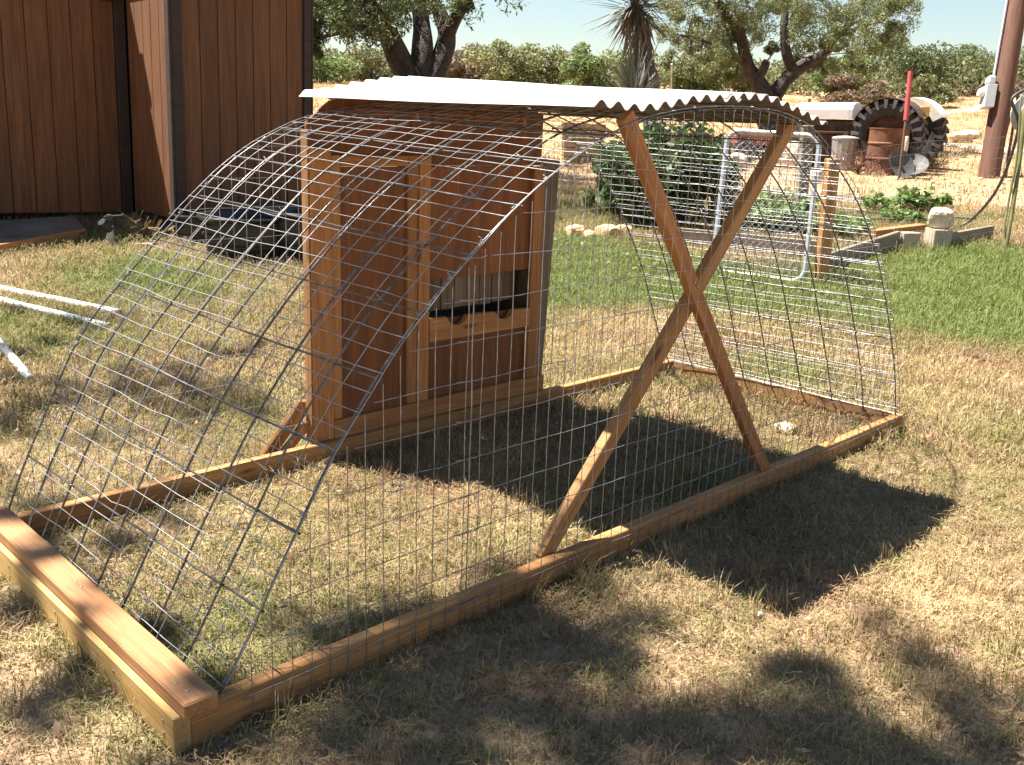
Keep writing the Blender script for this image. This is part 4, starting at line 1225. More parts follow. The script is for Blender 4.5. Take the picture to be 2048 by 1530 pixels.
# dry tumbleweed
def twiggy(name, c, r_, n, mat, label, seed, group=None, flat=.75):
    q = random.Random(seed); m = MB()
    for k in range(n):
        a = q.uniform(0, 2 * PI); e = q.uniform(.05, 1.2)
        d = Vector((math.cos(a) * math.cos(e), math.sin(a) * math.cos(e), math.sin(e) * flat)); L = r_ * q.uniform(.6, 1.1)
        p1 = d * L * .5 + Vector((q.uniform(-1, 1), q.uniform(-1, 1), q.uniform(0, 1))) * r_ * .12
        p2 = d * L + Vector((q.uniform(-1, 1), q.uniform(-1, 1), q.uniform(-.6, .6))) * r_ * .25
        m.tube([(0, 0, 0), p1, p2], [.006, .004, .002], 3, False)
        for t in range(3): m.tube([p1.lerp(p2, q.random()), p2 + Vector((q.uniform(-1, 1), q.uniform(-1, 1), q.uniform(-1, 1))) * r_ * .3], .0022, 3, False)
    o = m.build(name, mat); o.location = c
    return tag(o, label, 'weed', group)
tw = (14.503, 4.603); tw2 = (12.898, 4.975)
twiggy('tumbleweed', (*tw, tz(*tw)), .42, 90, M['weed'], 'tangled dry tumbleweed beside the big tractor tyre', 3)
twiggy('dry_weed', (*tw2, tz(*tw2)), .34, 50, M['rust'], 'brown dry weed standing between the dustbin and the drum', 4, flat=1.2)
hw = (2.788, 6.277)
twiggy('dry_weed', (*hw, tz(*hw)), .26, 50, M['weed'], 'pale dry weed below the shed corner', 5)

# red machinery glimpsed through the gate
mb_ = (12.776, 6.522)
mch = empty('seed_drill', (*mb_, tz(*mb_)), 'low red and black farm implement seen through the gate', 'implement', None, (0, 0, R(-40)))
MB().box((-.45, -.1, .30), (.35, .2, .52), .02).build('hopper', M['redpart'], mch)
MB().box((-.40, -.12, .08), (.30, .15, .29), .02).build('frame', M['engine'], mch)
for x in (-.3, .22):
    MB().lathe([(.001, .02), (.17, .02), (.18, 0), (.17, -.02), (.001, -.02)], 20, Matrix.Translation((x, -.16, .17)) @ Matrix.Rotation(PI / 2, 4, 'X')).build('wheel', M['steel'], mch)
for k, (px, s, lb) in enumerate([((12.891, 6.022), .30, 'large pale boulder beyond the gate, left of its right rail'), ((11.814, 6.348), .2, 'pale stone half hidden behind the gate and the leaning brace')]):
    rock('boulder', (*px, tz(*px) + s * .5), (s, s * .8, s * .75), 21 + k * 3, M['limestone'], lb, 'boulder', None, k)
up_ = (8.992, 3.661)
board('old_post', (*up_, tz(*up_) - .1), Vector((*up_, tz(*up_))) + UP * .95, .13, .11, M['grey_wood'], None, up=(.7, -.7, 0), bev=.006)
tag(bpy.data.objects['old_post'], 'weathered brown post standing in the bed behind the gate', 'post')

# ------------------------------------------------------------------ utility pole with meter
pb0 = (13.948, 3.509)
P0 = Vector((*pb0, tz(*pb0)))
dP = P0.copy()
pole = empty('utility_pole', P0, 'thick reddish brown utility pole leaning right with an electric meter', 'utility pole')
ptop = Vector((14.854, 3.826, 3.276)); pdir = (ptop - P0).normalized()
Lp = 7.5
m = MB().tube([(-.3, 0, 0), (Lp * .5, 0, 0), (Lp, 0, 0)], [.145, .138, .125], 28)
o = m.build('shaft', M['pole'], pole); o.matrix_local = frame((0, 0, 0), pdir, (1, 0, 0))
side = -(right_cam)
def onp(t, a, b): return pdir * t + side * a - fwd_cam * b
PX = Matrix((right_cam, fwd_cam, pdir)).transposed().to_4x4()
def pbox(name, t0, t1, a0, a1, b0, b1, mat, bev=.006, parent=pole):
    Mx = PX.copy()
    return MB().box((-a1, -b1, t0), (-a0, -b0, t1), bev, Mx).build(name, mat, parent)
tt = 1.02
mbx_ = pbox('meter_box', tt, tt + .34, .15, .30, -.02, .14, M['box_grey'])
pbox('meter_socket', tt + .345, tt + .48, .16, .29, -.01, .12, M['box_grey'], .03)
MB().lathe([(.001, .08), (.05, .07), (.072, .03), (.075, 0)], 20, Matrix.Translation(onp(tt + .24, .302, .05)) @ PX @ Matrix.Rotation(-PI / 2, 4, 'Y')).build('meter_glass', M['white_paint'], pole)
MB().tube([onp(tt + .48, .175, .02), onp(3.0, .165, .02), onp(Lp, .15, .02)], .022, 10).build('conduit', M['galv_pipe'], pole)
MB().tube([onp(-.2, -.215, .06), onp(1.3, -.205, .04)], .02, 8).build('ground_guard', M['rust'], pole)
# pipe stand right of the pole
ps = (14.823, 3.724)
PS = Vector((*ps, tz(*ps)))
pst = empty('pipe_stand', PS, 'thin pipe stand with a white crossbar right of the utility pole', 'pipe stand')
for k, a in enumerate((0, .09, .15)):
    MB().tube([right_cam * a + Vector((0, 0, -.1)), right_cam * (a + .10) + UP * .84], .013, 8).build('leg', M['galv_pipe'] if k else M['rust'], pst)
MB().tube([right_cam * .02 + UP * .86, right_cam * .42 + UP * .86], .035, 10).build('crossbar', M['white_paint'], pst)
# hoses hanging at the right edge from a bracket just outside the picture
hk = Vector((9.178, 1.554, 1.655)); hb = (9.721, 1.414)
hpst = empty('hose_post', (*hb, tz(*hb)), 'post with a round hose reel just outside the right edge of the yard view', 'hose post')
hp0 = hpst.location
MB().tube([(0, 0, -.1), Vector((9.531, 1.521, 1.919)) - hp0], .04, 10).build('shaft', M['galv_pipe'], hpst)
MB().lathe([(.13, -.12), (.19, -.10), (.19, -.085), (.12, -.07), (.12, .07), (.19, .085), (.19, .10), (.13, .12), (.05, .12), (.05, -.12)], 32, Matrix.Translation(Vector((9.250, 1.516, 1.555)) - hp0) @ basis(right_cam) @ Matrix.Rotation(PI / 2, 4, 'X') @ Matrix.Diagonal((1, 1, 1, 1)), close=True).build('reel', M['box_grey'], hpst)
def hose(name, P, r_, mat, label):
    P = [Vector(p) for p in P]
    # Catmull-Rom
    S = []
    for i in range(len(P) - 1):
        a, b, c, d = P[max(i - 1, 0)], P[i], P[i + 1], P[min(i + 2, len(P) - 1)]
        for k in range(8):
            t = k / 8
            S.append(.5 * ((2 * b) + (c - a) * t + (2 * a - 5 * b + 4 * c - d) * t * t + (3 * b - a - 3 * c + d) * t ** 3))
    S.append(P[-1])
    return tag(MB().tube(S, r_, 9).build(name, mat), label, 'hose', 'garden hoses at the right edge')
hose('garden_hose', [(9.165, 1.613, 1.774), (9.058, 1.684, 1.680), (9.121, 1.636, 1.531), (9.160, 1.619, 1.397), (9.260, 1.690, 1.081), (9.344, 1.795, 0.811), (9.400, 1.947, 0.587), (9.380, 2.067, 0.466), (9.141, 2.138, 0.411)], .015, M['hose_dark'], 'dark grey garden hose curving down from the reel to the raised bed')
hose('garden_hose', [(9.127, 1.556, 1.720), (9.014, 1.591, 1.705), (8.969, 1.554, 1.493), (8.943, 1.516, 1.137), (8.889, 1.504, 0.775), (8.826, 1.481, 0.550), (8.803, 1.449, 0.407), (8.752, 1.390, 0.311), (8.735, 1.315, 0.266), (8.717, 1.255, 0.252)], .010, M['hose_green'], 'thin olive green hose hanging in a long loop with its end on the lawn')
hose('garden_hose', [(9.182, 1.559, 1.678), (9.076, 1.564, 1.607), (9.030, 1.533, 1.406), (8.985, 1.501, 1.092), (8.909, 1.468, 0.732), (8.831, 1.442, 0.462), (8.807, 1.432, 0.372)], .020, M['hose_green'], 'thick olive hose hanging straight beside the thin loop')

# ------------------------------------------------------------------ pale stones and rubble
q = random.Random(5)
rub = MB()
for k in range(230):
    px = rnd.choice([(12.474, 3.067, 0.500), (12.579, 3.497, 0.350), (12.053, 2.726, 0.500), (12.029, 3.595, 0.300), (11.545, 3.196, 0.300), (11.486, 2.809, 0.400), (6.048, 4.013, 0.300), (6.198, 3.116, 0.400), (7.152, 2.171, 0.250), (11.595, 6.120, 0.500), (11.828, 5.605, 0.400), (13.205, 2.954, 0.500)])
    x = px[0] + q.gauss(0, px[2]); y = px[1] + q.gauss(0, px[2])
    s = q.uniform(.010, .038)
    bm = bmesh.new(); bmesh.ops.create_icosphere(bm, subdivisions=1, radius=s)
    for v in bm.verts: v.co = Vector((v.co.x * q.uniform(.7, 1.3), v.co.y * q.uniform(.7, 1.3), v.co.z * q.uniform(.5, .8))) + Vector((x, y, gz(x, y) + s * .3))
    bm.verts.index_update(); rub.add([v.co for v in bm.verts], [[w.index for w in f.verts] for f in bm.faces]); bm.free()
tag(rub.build('rubble', M['tan_stone']), kind='stuff')
for k, (px, s, lb) in enumerate([((21.506, 6.905), .35, 'flat pale rock in the field, left of two beside the utility pole'), ((22.649, 7.167), .30, 'flat pale rock in the field, right of two beside the utility pole'), ((11.519, 5.020), .13, 'small pale rock just right of the gate top')]):
    rock('field_rock', (*px, tz(*px) + s * .12), (s, s * .6, s * .3), 31 + k * 3, M['limestone'], lb, 'rock', None, k)
fl = (3.074, 0.357)
o = rock('flat_stone', (fl[0], fl[1], .02), (.05, .045, .014), 41, M['limestone'], 'small flat pale stone on the grass inside the run, right of the braces', 'stone')
fl = (1.458, -0.503)
o = rock('white_pebble', (fl[0], fl[1], .016), (.011, .009, .007), 43, M['limestone'], 'tiny white pebble on the dry grass in front of the run', 'pebble')

# ------------------------------------------------------------------ trees
def limb(m, P, r0, r1, n=9, wob=.03, seed=0):
    P = [Vector(p) for p in P]
    S, Rr = [], []
    for i in range(len(P) - 1):
        a, b, c, d = P[max(i - 1, 0)], P[i], P[i + 1], P[min(i + 2, len(P) - 1)]
        for k in range(6):
            t = k / 6
            p = .5 * ((2 * b) + (c - a) * t + (2 * a - 5 * b + 4 * c - d) * t * t + (3 * b - a - 3 * c + d) * t ** 3)
            S.append(p + Vector((noise.noise(p * 1.7 + Vector((seed, 0, 0))), noise.noise(p * 1.7 + Vector((0, seed, 0))), 0)) * wob)
            u = (i + t) / (len(P) - 1); Rr.append((r0 + (r1 - r0) * u) * (1 + .12 * noise.noise(p * 4)))
    S.append(P[-1]); Rr.append(r1)
    m.tube(S, Rr, n)
    return S
def mesquite(name, base, limbs, clumps, n_leaf, leaf, mat, bark, label, seed, twigs=True, droop=.45, aspect=.28, extra=None):
    t = empty(name, base, label, 'tree')
    b = Vector(base)
    tr_ = MB(); br_ = MB()
    ends = []
    for k, (P, r0, r1) in enumerate(limbs):
        S = limb(tr_ if k == 0 or r0 > .08 else br_, [Vector(p) - b for p in P], r0, r1, 10, .04, seed + k)
        ends += S[len(S) // 3:]
    q = random.Random(seed)
    cs, ns = [], []
    for (c, r_) in clumps:
        c = Vector(c) - b
        e = min(ends, key=lambda p: (p - c).length)
        mid = e.lerp(c, .5) + Vector((q.uniform(-.1, .1), q.uniform(-.1, .1), q.uniform(0, .15)))
        if twigs: br_.tube([e, mid, c], [.014, .010, .005], 5, False)
        k_ = 6
        for j in range(k_):
            o_ = Vector((q.gauss(0, 1), q.gauss(0, 1), q.gauss(0, .8))) * r_ * .55
            s_ = r_ * q.uniform(.28, .55)
            cs.append((c + o_, (s_, s_, s_ * 1.0))); ns.append(int(n_leaf / k_ * q.uniform(.5, 1.4)))
            if twigs: br_.tube([c, c + o_ * .6, c + o_ * 1.2], [.007, .004, .002], 4, False)
    V, F = leaf_cloud(cs, ns, leaf, .1, aspect, seed, droop, .2)
    link('crown', npmesh('crown', V, F), mat, t)
    tr_.build('trunk', bark, t)
    br_.build('branch', bark, t)
    return t
mesquite('mesquite_tree', (6.858, 7.589, 0.41), [([[6.858, 7.589, 0.41], [7.083, 7.886, 1.221], [7.149, 8.016, 1.728]], 0.33, 0.27), ([[7.104, 8.038, 1.667], [6.96, 8.157, 1.983], [6.766, 8.186, 2.315], [6.568, 8.159, 2.493], [6.344, 8.177, 2.718], [5.892, 8.164, 3.034]], 0.17, 0.06), ([[7.162, 7.992, 1.699], [7.238, 8.054, 2.059], [7.347, 8.233, 2.426], [7.443, 8.427, 2.799], [7.652, 8.853, 3.685]], 0.16, 0.07), ([[7.222, 7.929, 1.691], [7.475, 7.969, 2.074], [7.637, 8.051, 2.327], [7.697, 8.234, 2.578], [7.789, 8.538, 2.843], [8.104, 9.099, 3.596]], 0.15, 0.06), ([[7.545, 7.97, 2.257], [7.56, 7.76, 2.514], [7.539, 7.56, 2.702], [7.606, 7.24, 3.187]], 0.1, 0.04), ([[6.686, 8.149, 2.391], [6.083, 7.963, 2.247], [5.705, 8.006, 2.136], [5.562, 8.008, 2.151]], 0.035, 0.012)], [([5.58, 8.055, 2.495], 0.35), ([5.878, 8.156, 2.494], 0.4), ([6.665, 8.89, 2.578], 0.42), ([6.559, 8.378, 2.474], 0.4), ([6.116, 7.532, 2.471], 0.4), ([6.271, 8.228, 2.356], 0.28), ([6.639, 8.088, 2.635], 0.4), ([5.733, 8.043, 2.352], 0.22), ([7.055, 8.335, 2.607], 0.25), ([5.507, 8.028, 2.042], 0.2), ([5.794, 8.552, 2.243], 0.14), ([7.389, 7.464, 2.709], 0.25), ([5.863, 8.654, 2.419], 0.3), ([6.357, 8.655, 2.637], 0.35), ([7.323, 7.208, 2.993], 0.56), ([6.464, 6.511, 4.013], 0.64), ([8.207, 11.3, 5.042], 0.55), ([5.884, 6.948, 3.122], 0.58), ([7.834, 10.181, 5.307], 0.63), ([6.07, 8.8, 3.617], 0.59), ([9.443, 9.728, 5.283], 0.56), ([7.71, 7.969, 3.391], 0.59), ([10.075, 9.369, 5.639], 0.5), ([8.258, 9.993, 5.243], 0.47), ([8.925, 8.216, 4.807], 0.5), ([6.903, 7.464, 4.427], 0.59), ([9.71, 9.782, 4.485], 0.45), ([10.374, 9.854, 5.624], 0.56), ([8.609, 9.502, 3.292], 0.6), ([5.171, 8.336, 3.893], 0.45), ([5.523, 7.93, 3.004], 0.47), ([8.854, 10.65, 3.722], 0.58), ([7.291, 10.622, 4.224], 0.41), ([8.419, 8.833, 4.594], 0.57), ([8.208, 8.647, 4.188], 0.45), ([7.606, 9.046, 4.985], 0.53), ([6.679, 6.361, 3.858], 0.53), ([6.283, 9.15, 3.461], 0.5), ([8.209, 7.26, 4.278], 0.49), ([7.791, 9.38, 5.152], 0.63), ([9.081, 10.407, 4.004], 0.61), ([9.228, 9.283, 3.744], 0.46), ([6.784, 8.064, 4.217], 0.54), ([7.217, 9.734, 3.937], 0.43), ([8.069, 10.009, 4.646], 0.42), ([6.31, 9.43, 3.974], 0.57), ([8.495, 11.43, 5.411], 0.46), ([6.149, 9.309, 4.401], 0.46), ([6.292, 7.111, 2.892], 0.5), ([9.551, 10.176, 3.685], 0.44), ([6.08, 6.841, 2.946], 0.55), ([7.725, 11.645, 3.863], 0.53), ([6.057, 10.138, 4.956], 0.61), ([6.444, 9.172, 3.64], 0.47), ([7.76, 7.94, 4.461], 0.59), ([7.473, 8.86, 3.518], 0.44), ([7.44, 9.161, 3.343], 0.64), ([6.879, 11.681, 4.772], 0.57), ([8.88, 10.177, 4.151], 0.57), ([8.196, 9.431, 4.194], 0.48)], 1300, .065, M['leaf_mesq'], M['bark'], 'dark trunked mesquite forking into several limbs behind the roof sheet, near the shed', 51)
mesquite('mesquite_tree', (14.933, 7.148, 0.832), [([[14.933, 7.148, 0.832], [15.802, 8.247, 1.602], [15.862, 8.343, 2.009]], 0.3, 0.25), ([[15.82, 8.349, 1.917], [15.623, 8.524, 2.238], [15.566, 8.648, 2.414], [15.367, 8.678, 2.736], [15.158, 8.722, 3.067], [14.733, 8.858, 3.457], [14.525, 8.991, 4.023]], 0.17, 0.05), ([[15.623, 8.524, 2.238], [15.648, 8.407, 2.381], [15.638, 8.338, 2.556]], 0.1, 0.07), ([[15.888, 8.3, 1.966], [16.136, 8.167, 2.266], [16.464, 8.083, 2.518], [16.846, 7.925, 2.721], [17.262, 7.805, 3.11], [17.452, 7.713, 3.366], [17.811, 7.668, 3.803]], 0.16, 0.05), ([[16.229, 8.121, 2.387], [16.107, 8.214, 2.692], [16.053, 8.29, 3.129], [16.133, 8.382, 3.577], [16.184, 8.605, 4.289]], 0.11, 0.05), ([[15.566, 8.648, 2.414], [14.849, 8.744, 2.698], [14.202, 8.852, 2.821], [13.79, 8.991, 2.874]], 0.05, 0.02), ([[17.262, 7.805, 3.11], [17.859, 7.724, 3.313], [18.432, 7.514, 3.494]], 0.04, 0.02)], [([15.242, 10.282, 3.493], 0.4), ([15.529, 9.562, 2.994], 0.4), ([15.754, 10.139, 3.123], 0.4), ([15.74, 8.84, 3.21], 0.3), ([15.148, 7.492, 3.348], 0.45), ([17.101, 7.741, 3.246], 0.45), ([18.427, 7.761, 3.084], 0.35), ([17.086, 8.109, 2.987], 0.35), ([18.177, 7.337, 3.779], 0.4), ([15.17, 8.934, 2.988], 0.35), ([15.559, 8.533, 3.354], 0.35), ([15.828, 9.462, 2.327], 0.25), ([13.809, 8.618, 2.205], 0.25), ([17.941, 8.076, 2.536], 0.25), ([18.278, 7.843, 2.697], 0.25), ([15.862, 10.831, 3.184], 0.3), ([13.995, 9.063, 3.185], 0.4), ([14.087, 8.711, 2.741], 0.4), ([15.843, 10.412, 2.829], 0.32), ([15.069, 9.163, 3.205], 0.45), ([14.922, 8.822, 3.433], 0.4), ([14.986, 8.933, 2.608], 0.35), ([15.495, 9.599, 2.492], 0.28), ([14.911, 8.345, 3.407], 0.42), ([15.556, 8.967, 2.978], 0.3), ([15.961, 9.186, 2.627], 0.26), ([16.928, 8.839, 3.546], 0.4), ([15.051, 7.394, 3.01], 0.38), ([17.34, 8.548, 2.832], 0.3), ([16.562, 7.879, 3.378], 0.45), ([16.659, 7.621, 2.94], 0.32), ([17.289, 7.775, 3.532], 0.45), ([16.595, 7.08, 3.151], 0.4), ([18.661, 7.918, 3.768], 0.42), ([16.77, 6.671, 3.32], 0.38), ([17.671, 7.161, 3.159], 0.28), ([16.067, 6.946, 2.707], 0.26), ([16.946, 7.976, 2.547], 0.22), ([17.224, 9.434, 3.792], 0.32), ([15.656, 10.427, 2.512], 0.24), ([16.728, 6.456, 3.538], 0.3), ([18.146, 7.107, 3.315], 0.2), ([16.584, 9.505, 2.418], 0.2), ([15.788, 7.674, 3.505], 0.4), ([14.842, 9.6, 3.594], 0.4), ([16.66, 8.818, 2.881], 0.18), ([17.837, 8.423, 5.241], 0.53), ([16.289, 9.402, 4.69], 0.54), ([16.356, 8.719, 5.271], 0.58), ([13.878, 8.698, 5.203], 0.57), ([17.162, 6.972, 5.397], 0.44), ([18.088, 9.258, 5.294], 0.44), ([18.98, 8.324, 5.38], 0.56), ([18.26, 7.79, 5.142], 0.51), ([17.086, 10.876, 5.269], 0.58), ([14.35, 9.774, 4.429], 0.43), ([16.914, 10.981, 4.599], 0.5), ([17.382, 9.984, 5.206], 0.55), ([16.552, 11.294, 5.864], 0.5), ([17.451, 8.516, 4.511], 0.55), ([15.537, 8.087, 5.267], 0.6), ([16.234, 11.265, 4.763], 0.45), ([14.532, 9.821, 4.976], 0.49), ([14.705, 7.957, 3.798], 0.59), ([14.353, 9.594, 3.875], 0.55), ([15.593, 10.868, 5.157], 0.53), ([17.197, 7.835, 5.669], 0.52), ([14.625, 9.91, 4.136], 0.45), ([13.949, 8.482, 4.282], 0.45), ([16.841, 10.127, 5.674], 0.52), ([16.872, 7.072, 4.468], 0.46), ([15.797, 10.391, 5.562], 0.55), ([17.051, 10.291, 5.545], 0.59), ([16.287, 11.007, 6.083], 0.5), ([17.216, 9.62, 4.879], 0.41), ([17.464, 7.027, 4.031], 0.49), ([14.687, 8.761, 4.531], 0.51), ([19.132, 8.256, 5.305], 0.44), ([16.666, 7.218, 5.555], 0.54), ([14.486, 8.583, 5.349], 0.56)], 1250, .065, M['leaf_mesq2'], M['bark'], 'wide mesquite with a pale green feathery crown, right of the yucca', 71)
mesquite('mesquite_tree', (-5.0, 7.6, .1), [([[-5.0, 7.6, 0.1], [-4.9, 7.5, 2.6], [-4.6, 7.3, 4.8]], 0.34, 0.24), ([[-4.6, 7.3, 4.6], [-3.8, 6.0, 6.8], [-3.1, 4.5, 8.2], [-1.9, 2.9, 9.2]], 0.17, 0.03), ([[-4.7, 7.3, 4.7], [-4.2, 5.8, 6.8], [-3.2, 4.4, 8.2], [-2.4, 3.2, 8.8]], 0.16, 0.03), ([[-4.7, 7.4, 4.7], [-4.0, 7.6, 7.0], [-2.6, 7.0, 8.8], [-1.2, 6.6, 9.4]], 0.14, 0.03), ([[-3.1, 4.5, 8.2], [-2.7, 3.2, 8.9], [-2.6, 2.2, 9.2]], 0.06, 0.02)], [([-1.517, 3.281, 7.671], 0.18), ([-1.378, 7.459, 10.078], 0.3), ([-0.426, 6.222, 8.583], 0.2), ([-0.983, 6.48, 9.875], 0.3), ([-1.565, 3.886, 9.358], 0.26), ([-1.06, 3.819, 8.986], 0.34), ([-0.965, 3.513, 8.978], 0.18), ([-0.856, 2.778, 7.814], 0.27), ([-1.445, 3.632, 9.525], 0.28), ([-0.809, 3.434, 9.551], 0.22), ([-0.876, 2.941, 8.585], 0.22), ([-0.148, 2.546, 8.313], 0.31), ([-0.638, 2.494, 8.004], 0.21), ([-1.391, 4.009, 9.477], 0.24), ([-1.803, 4.398, 10.154], 0.32), ([-0.747, 3.348, 8.189], 0.2), ([-1.334, 6.216, 8.9], 0.27), ([-0.673, 6.503, 8.521], 0.27), ([-0.548, 6.212, 9.383], 0.31), ([-1.227, 4.854, 8.25], 0.28), ([-1.132, 3.036, 7.771], 0.18), ([-0.379, 2.321, 7.764], 0.19), ([-1.011, 7.835, 9.653], 0.23), ([-0.884, 3.226, 8.901], 0.25), ([0.189, 6.555, 8.158], 0.18), ([-0.219, 7.627, 8.093], 0.32), ([-0.747, 3.68, 8.5], 0.24), ([-1.057, 3.713, 8.307], 0.3), ([-0.701, 3.149, 9.446], 0.24), ([-0.771, 3.699, 8.937], 0.24), ([-1.277, 3.623, 9.111], 0.27), ([-1.904, 5.455, 9.964], 0.1), ([-1.444, 4.179, 7.754], 0.08), ([-1.422, 3.805, 7.725], 0.08), ([-2.027, 5.042, 9.708], 0.09), ([-1.894, 4.35, 9.095], 0.07), ([-2.152, 4.545, 9.73], 0.09), ([-5.092, 7.534, 7.137], 0.5), ([-5.437, 7.551, 7.161], 0.5), ([-5.604, 6.257, 9.485], 0.5), ([-4.232, 4.166, 7.962], 0.5), ([-3.881, 5.568, 7.68], 0.5), ([-5.993, 5.182, 10.258], 0.5), ([-5.851, 6.489, 10.184], 0.5), ([-3.898, 5.264, 9.27], 0.5), ([-5.642, 6.245, 7.921], 0.5), ([-3.373, 7.897, 9.666], 0.5), ([-4.873, 7.586, 10.43], 0.5), ([-4.892, 6.363, 7.569], 0.5), ([-5.675, 7.241, 7.211], 0.5), ([-4.196, 4.511, 9.342], 0.5)], 330, .095, M['leaf_mesq'], M['bark2'], 'thin crowned mesquite reaching over the near end of the run, casting dappled shade', 91)
YB = Vector((10.476, 6.677, 0.572)); YH = Vector((10.975, 7.747, 2.983)); YM = Vector((10.946, 7.49, 2.242)); Y2 = Vector((10.34, 7.166, 1.728))
yuc = empty('yucca', YB, 'tall yucca with a spiky crown and a skirt of dead leaves, behind the roof sheet', 'yucca')
MB().tube([(0, 0, -.1), (YM - YB) * .6, YM - YB, YH - YB], [.16, .15, .13, .10], 12).build('trunk', M['bark2'], yuc)
def blade(L, w, bend, fold=.35):
    V, F = [], []
    for i in range(6):
        t = i / 5
        ww = w * (1 - t ** 1.6) * (.6 + .8 * min(t * 3, 1)) + .0006
        z = -bend * L * t * t
        V += [(L * t, -ww, z + ww * fold), (L * t, 0, z), (L * t, ww, z + ww * fold)]
    for i in range(5):
        a = 3 * i
        F += [(a, a + 3, a + 4, a + 1), (a + 1, a + 4, a + 5, a + 2)]
    return MB().add(V, F).mesh('leaf')
lv = [blade(.58, .013, .05), blade(.52, .012, .12), blade(.62, .012, .02)]
dv = [blade(.50, .016, .10, .8), blade(.42, .018, .2, 1.0)]
for me in lv: me.materials.append(M['leaf_yucca'])
for me in dv: me.materials.append(M['leaf_dead'])
def stick(me, name, p, d, roll, sc):
    o = link(name, me, None, yuc)
    d = d.normalized()
    o.matrix_local = Matrix.Translation(p) @ d.to_track_quat('X', 'Z').to_matrix().to_4x4() @ Matrix.Rotation(roll, 4, 'X') @ Matrix.Scale(sc, 4)
q = random.Random(9)
H = YH - YB
for k in range(170):
    a = q.uniform(0, 2 * PI); e = q.uniform(-.75, 1.45)
    d = Vector((math.cos(a) * math.cos(e), math.sin(a) * math.cos(e), math.sin(e)))
    stick(lv[k % 3], 'leaf', H + Vector((0, 0, q.uniform(-.12, .18))) + d * .06, d, q.uniform(-.3, .3), q.uniform(1.05, 1.55))
B2 = Y2 - YB
for k in range(46):
    a = q.uniform(0, 2 * PI); e = q.uniform(.35, 1.45)
    d = Vector((math.cos(a) * math.cos(e), math.sin(a) * math.cos(e), math.sin(e))) + right_cam * -.25
    stick(lv[k % 3], 'leaf', B2 + Vector((q.uniform(-.05, .05), q.uniform(-.05, .05), -.12)), d, q.uniform(-.3, .3), q.uniform(1.2, 1.75))
for k in range(110):
    t = q.uniform(0, .97)
    c = (YM - YB).lerp(H, t) if t > .3 else ((YM - YB) * .72).lerp(YM - YB, t / .3)
    a = q.uniform(0, 2 * PI); e = -q.uniform(1.05, 1.45) if t < .8 else -q.uniform(.6, 1.3)
    d = Vector((math.cos(a) * math.cos(e), math.sin(a) * math.cos(e), math.sin(e)))
    stick(dv[k % 2], 'dead_leaf', c + Vector((math.cos(a), math.sin(a), 0)) * .12, d, q.uniform(-.8, .8), q.uniform(.75, 1.15))
sk0 = (11.499, 7.302); 
stake = MB().tube([(*sk0, tz(*sk0) - .1), (10.017, 6.317, 2.111)], .012, 6).build('steel_stake', M['galv_pipe'])
tag(stake, 'thin grey steel stake standing between the yucca and the pale mesquite', 'stake')

shrubby('shrub', (23.43, 35.07, 2.47), 1.68, 3.44, 4806, 0.17, M['leaf_bright'], 'bright green shrub in the gap between the shed and the dark mesquite trunk', 'shrub', 100, aspect=.42, cl=14)
shrubby('shrub', (27.59, 37.05, 2.72), 1.71, 3.00, 3823, 0.17, M['leaf_olive'], 'grey green shrub just left of the dark mesquite trunk', 'shrub', 101, aspect=.42, cl=15)
shrubby('shrub', (16.51, 22.84, 1.59), 0.52, 0.94, 1605, 0.13, M['leaf_brown'], 'low tan weed clump in front of the shrubs left of the dark trunk', 'shrub', 102, aspect=.42, cl=16)
shrubby('shrub', (29.85, 32.66, 2.60), 2.21, 3.12, 5158, 0.17, M['leaf_brown'], 'dry pinkish brown shrub right of the dark mesquite trunk', 'shrub', 103, aspect=.42, cl=17)
shrubby('shrub', (28.35, 28.59, 2.34), 2.27, 3.06, 5200, 0.17, M['leaf_olive'], 'tall olive shrub left of centre in the brush behind the roof', 'shrub', 104, aspect=.42, cl=14)
shrubby('shrub', (30.91, 28.86, 2.47), 2.06, 2.98, 5049, 0.17, M['leaf_olive'], 'rounded olive shrub between the tall olive one and the bright green one', 'shrub', 105, aspect=.42, cl=15)
shrubby('shrub', (29.28, 24.74, 2.22), 2.12, 2.19, 4692, 0.17, M['leaf_bright'], 'bright green shrub left of the yucca', 'shrub', 106, aspect=.42, cl=16)
shrubby('shrub', (34.82, 27.48, 2.60), 2.26, 2.16, 3924, 0.17, M['leaf_mesq2'], 'pale green shrub right behind the lower yucca fan', 'shrub', 107, aspect=.42, cl=17)
shrubby('shrub', (33.60, 22.47, 2.34), 1.81, 2.63, 4428, 0.17, M['leaf_bright'], 'green shrub between the yucca and the pale mesquite trunk', 'shrub', 108, aspect=.42, cl=14)
shrubby('shrub', (37.88, 23.29, 2.60), 2.04, 2.88, 4528, 0.17, M['leaf_olive'], 'olive shrub behind the left limb of the pale mesquite', 'shrub', 109, aspect=.42, cl=15)
shrubby('shrub', (39.97, 19.71, 2.60), 2.04, 2.64, 4226, 0.17, M['leaf_bright'], 'yellow green shrub behind the right limb of the pale mesquite', 'shrub', 110, aspect=.42, cl=16)
shrubby('shrub', (44.33, 19.95, 2.85), 3.23, 3.39, 5200, 0.17, M['leaf_mesq2'], 'tall pale green shrub left of the red topped post', 'shrub', 111, aspect=.42, cl=17)
shrubby('shrub', (43.32, 17.34, 2.72), 3.31, 3.50, 5200, 0.17, M['leaf_mesq'], 'tallest dark green shrub behind the tractor tyre', 'shrub', 112, aspect=.42, cl=14)
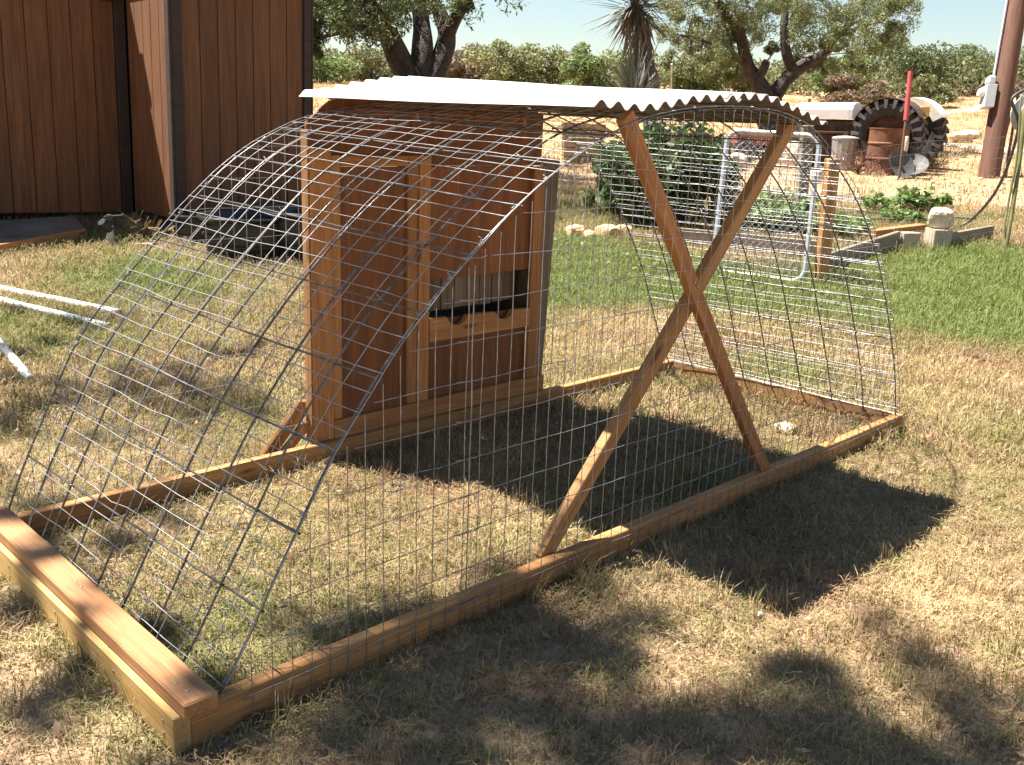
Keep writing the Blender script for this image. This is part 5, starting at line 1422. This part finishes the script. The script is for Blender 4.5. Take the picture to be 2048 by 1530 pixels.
shrubby('shrub', (39.73, 15.56, 2.47), 1.35, 2.06, 2790, 0.17, M['leaf_olive'], 'dark low shrub at the foot of the tallest shrub', 'shrub', 113, aspect=.42, cl=15)
shrubby('shrub', (38.59, 18.01, 2.47), 1.22, 2.75, 3168, 0.17, M['leaf_brown'], 'low brown shrub at the edge of the dry field left of the post', 'shrub', 114, aspect=.42, cl=16)
shrubby('shrub', (51.44, 18.62, 3.23), 2.75, 3.79, 5200, 0.17, M['leaf_mesq'], 'dark green shrub right of the red topped post', 'shrub', 115, aspect=.42, cl=17)
shrubby('shrub', (47.92, 16.63, 2.97), 0.90, 1.90, 1723, 0.17, M['leaf_brown'], 'low dry shrub at the field edge right of the red topped post', 'shrub', 116, aspect=.42, cl=14)
shrubby('shrub', (56.15, 17.35, 3.46), 2.88, 4.69, 5200, 0.17, M['leaf_mesq'], 'dark green shrub left of the utility pole', 'shrub', 117, aspect=.42, cl=15)
shrubby('shrub', (48.39, 15.34, 2.97), 1.15, 2.71, 2412, 0.17, M['leaf_brown'], 'low reddish brown shrub left of the meter box', 'shrub', 118, aspect=.42, cl=16)
shrubby('shrub', (54.95, 14.51, 3.34), 2.85, 4.23, 5200, 0.17, M['leaf_mesq'], 'dark green shrub right of the utility pole', 'shrub', 119, aspect=.42, cl=17)
shrubby('shrub', (46.90, 13.47, 2.85), 0.61, 1.56, 1404, 0.17, M['leaf_brown'], 'small dry shrub behind the meter box', 'shrub', 120, aspect=.42, cl=14)
# the far brush that reads as one mass beyond the single shrubs
q = np.random.default_rng(17)
cs, ns = [], []
for k in range(340):
    a = q.uniform(R(10), R(82)); r_ = q.uniform(52, 78)
    x, y = CX + r_ * math.sin(a), CY + r_ * math.cos(a)
    h = q.uniform(.45, 1.9) * (.4 + 1.0 * float(vnoise(x, y, .09, 40)))
    cs.append(((x, y, tz(x, y) + h * .45), (q.uniform(.9, 2.0), q.uniform(.9, 2.0), h * .62))); ns.append(260)
V, F = leaf_cloud(cs, ns, .26, .15, .5, 33, .1)
tag(link('brush', npmesh('brush', V, F), M['leaf_olive']), kind='stuff')
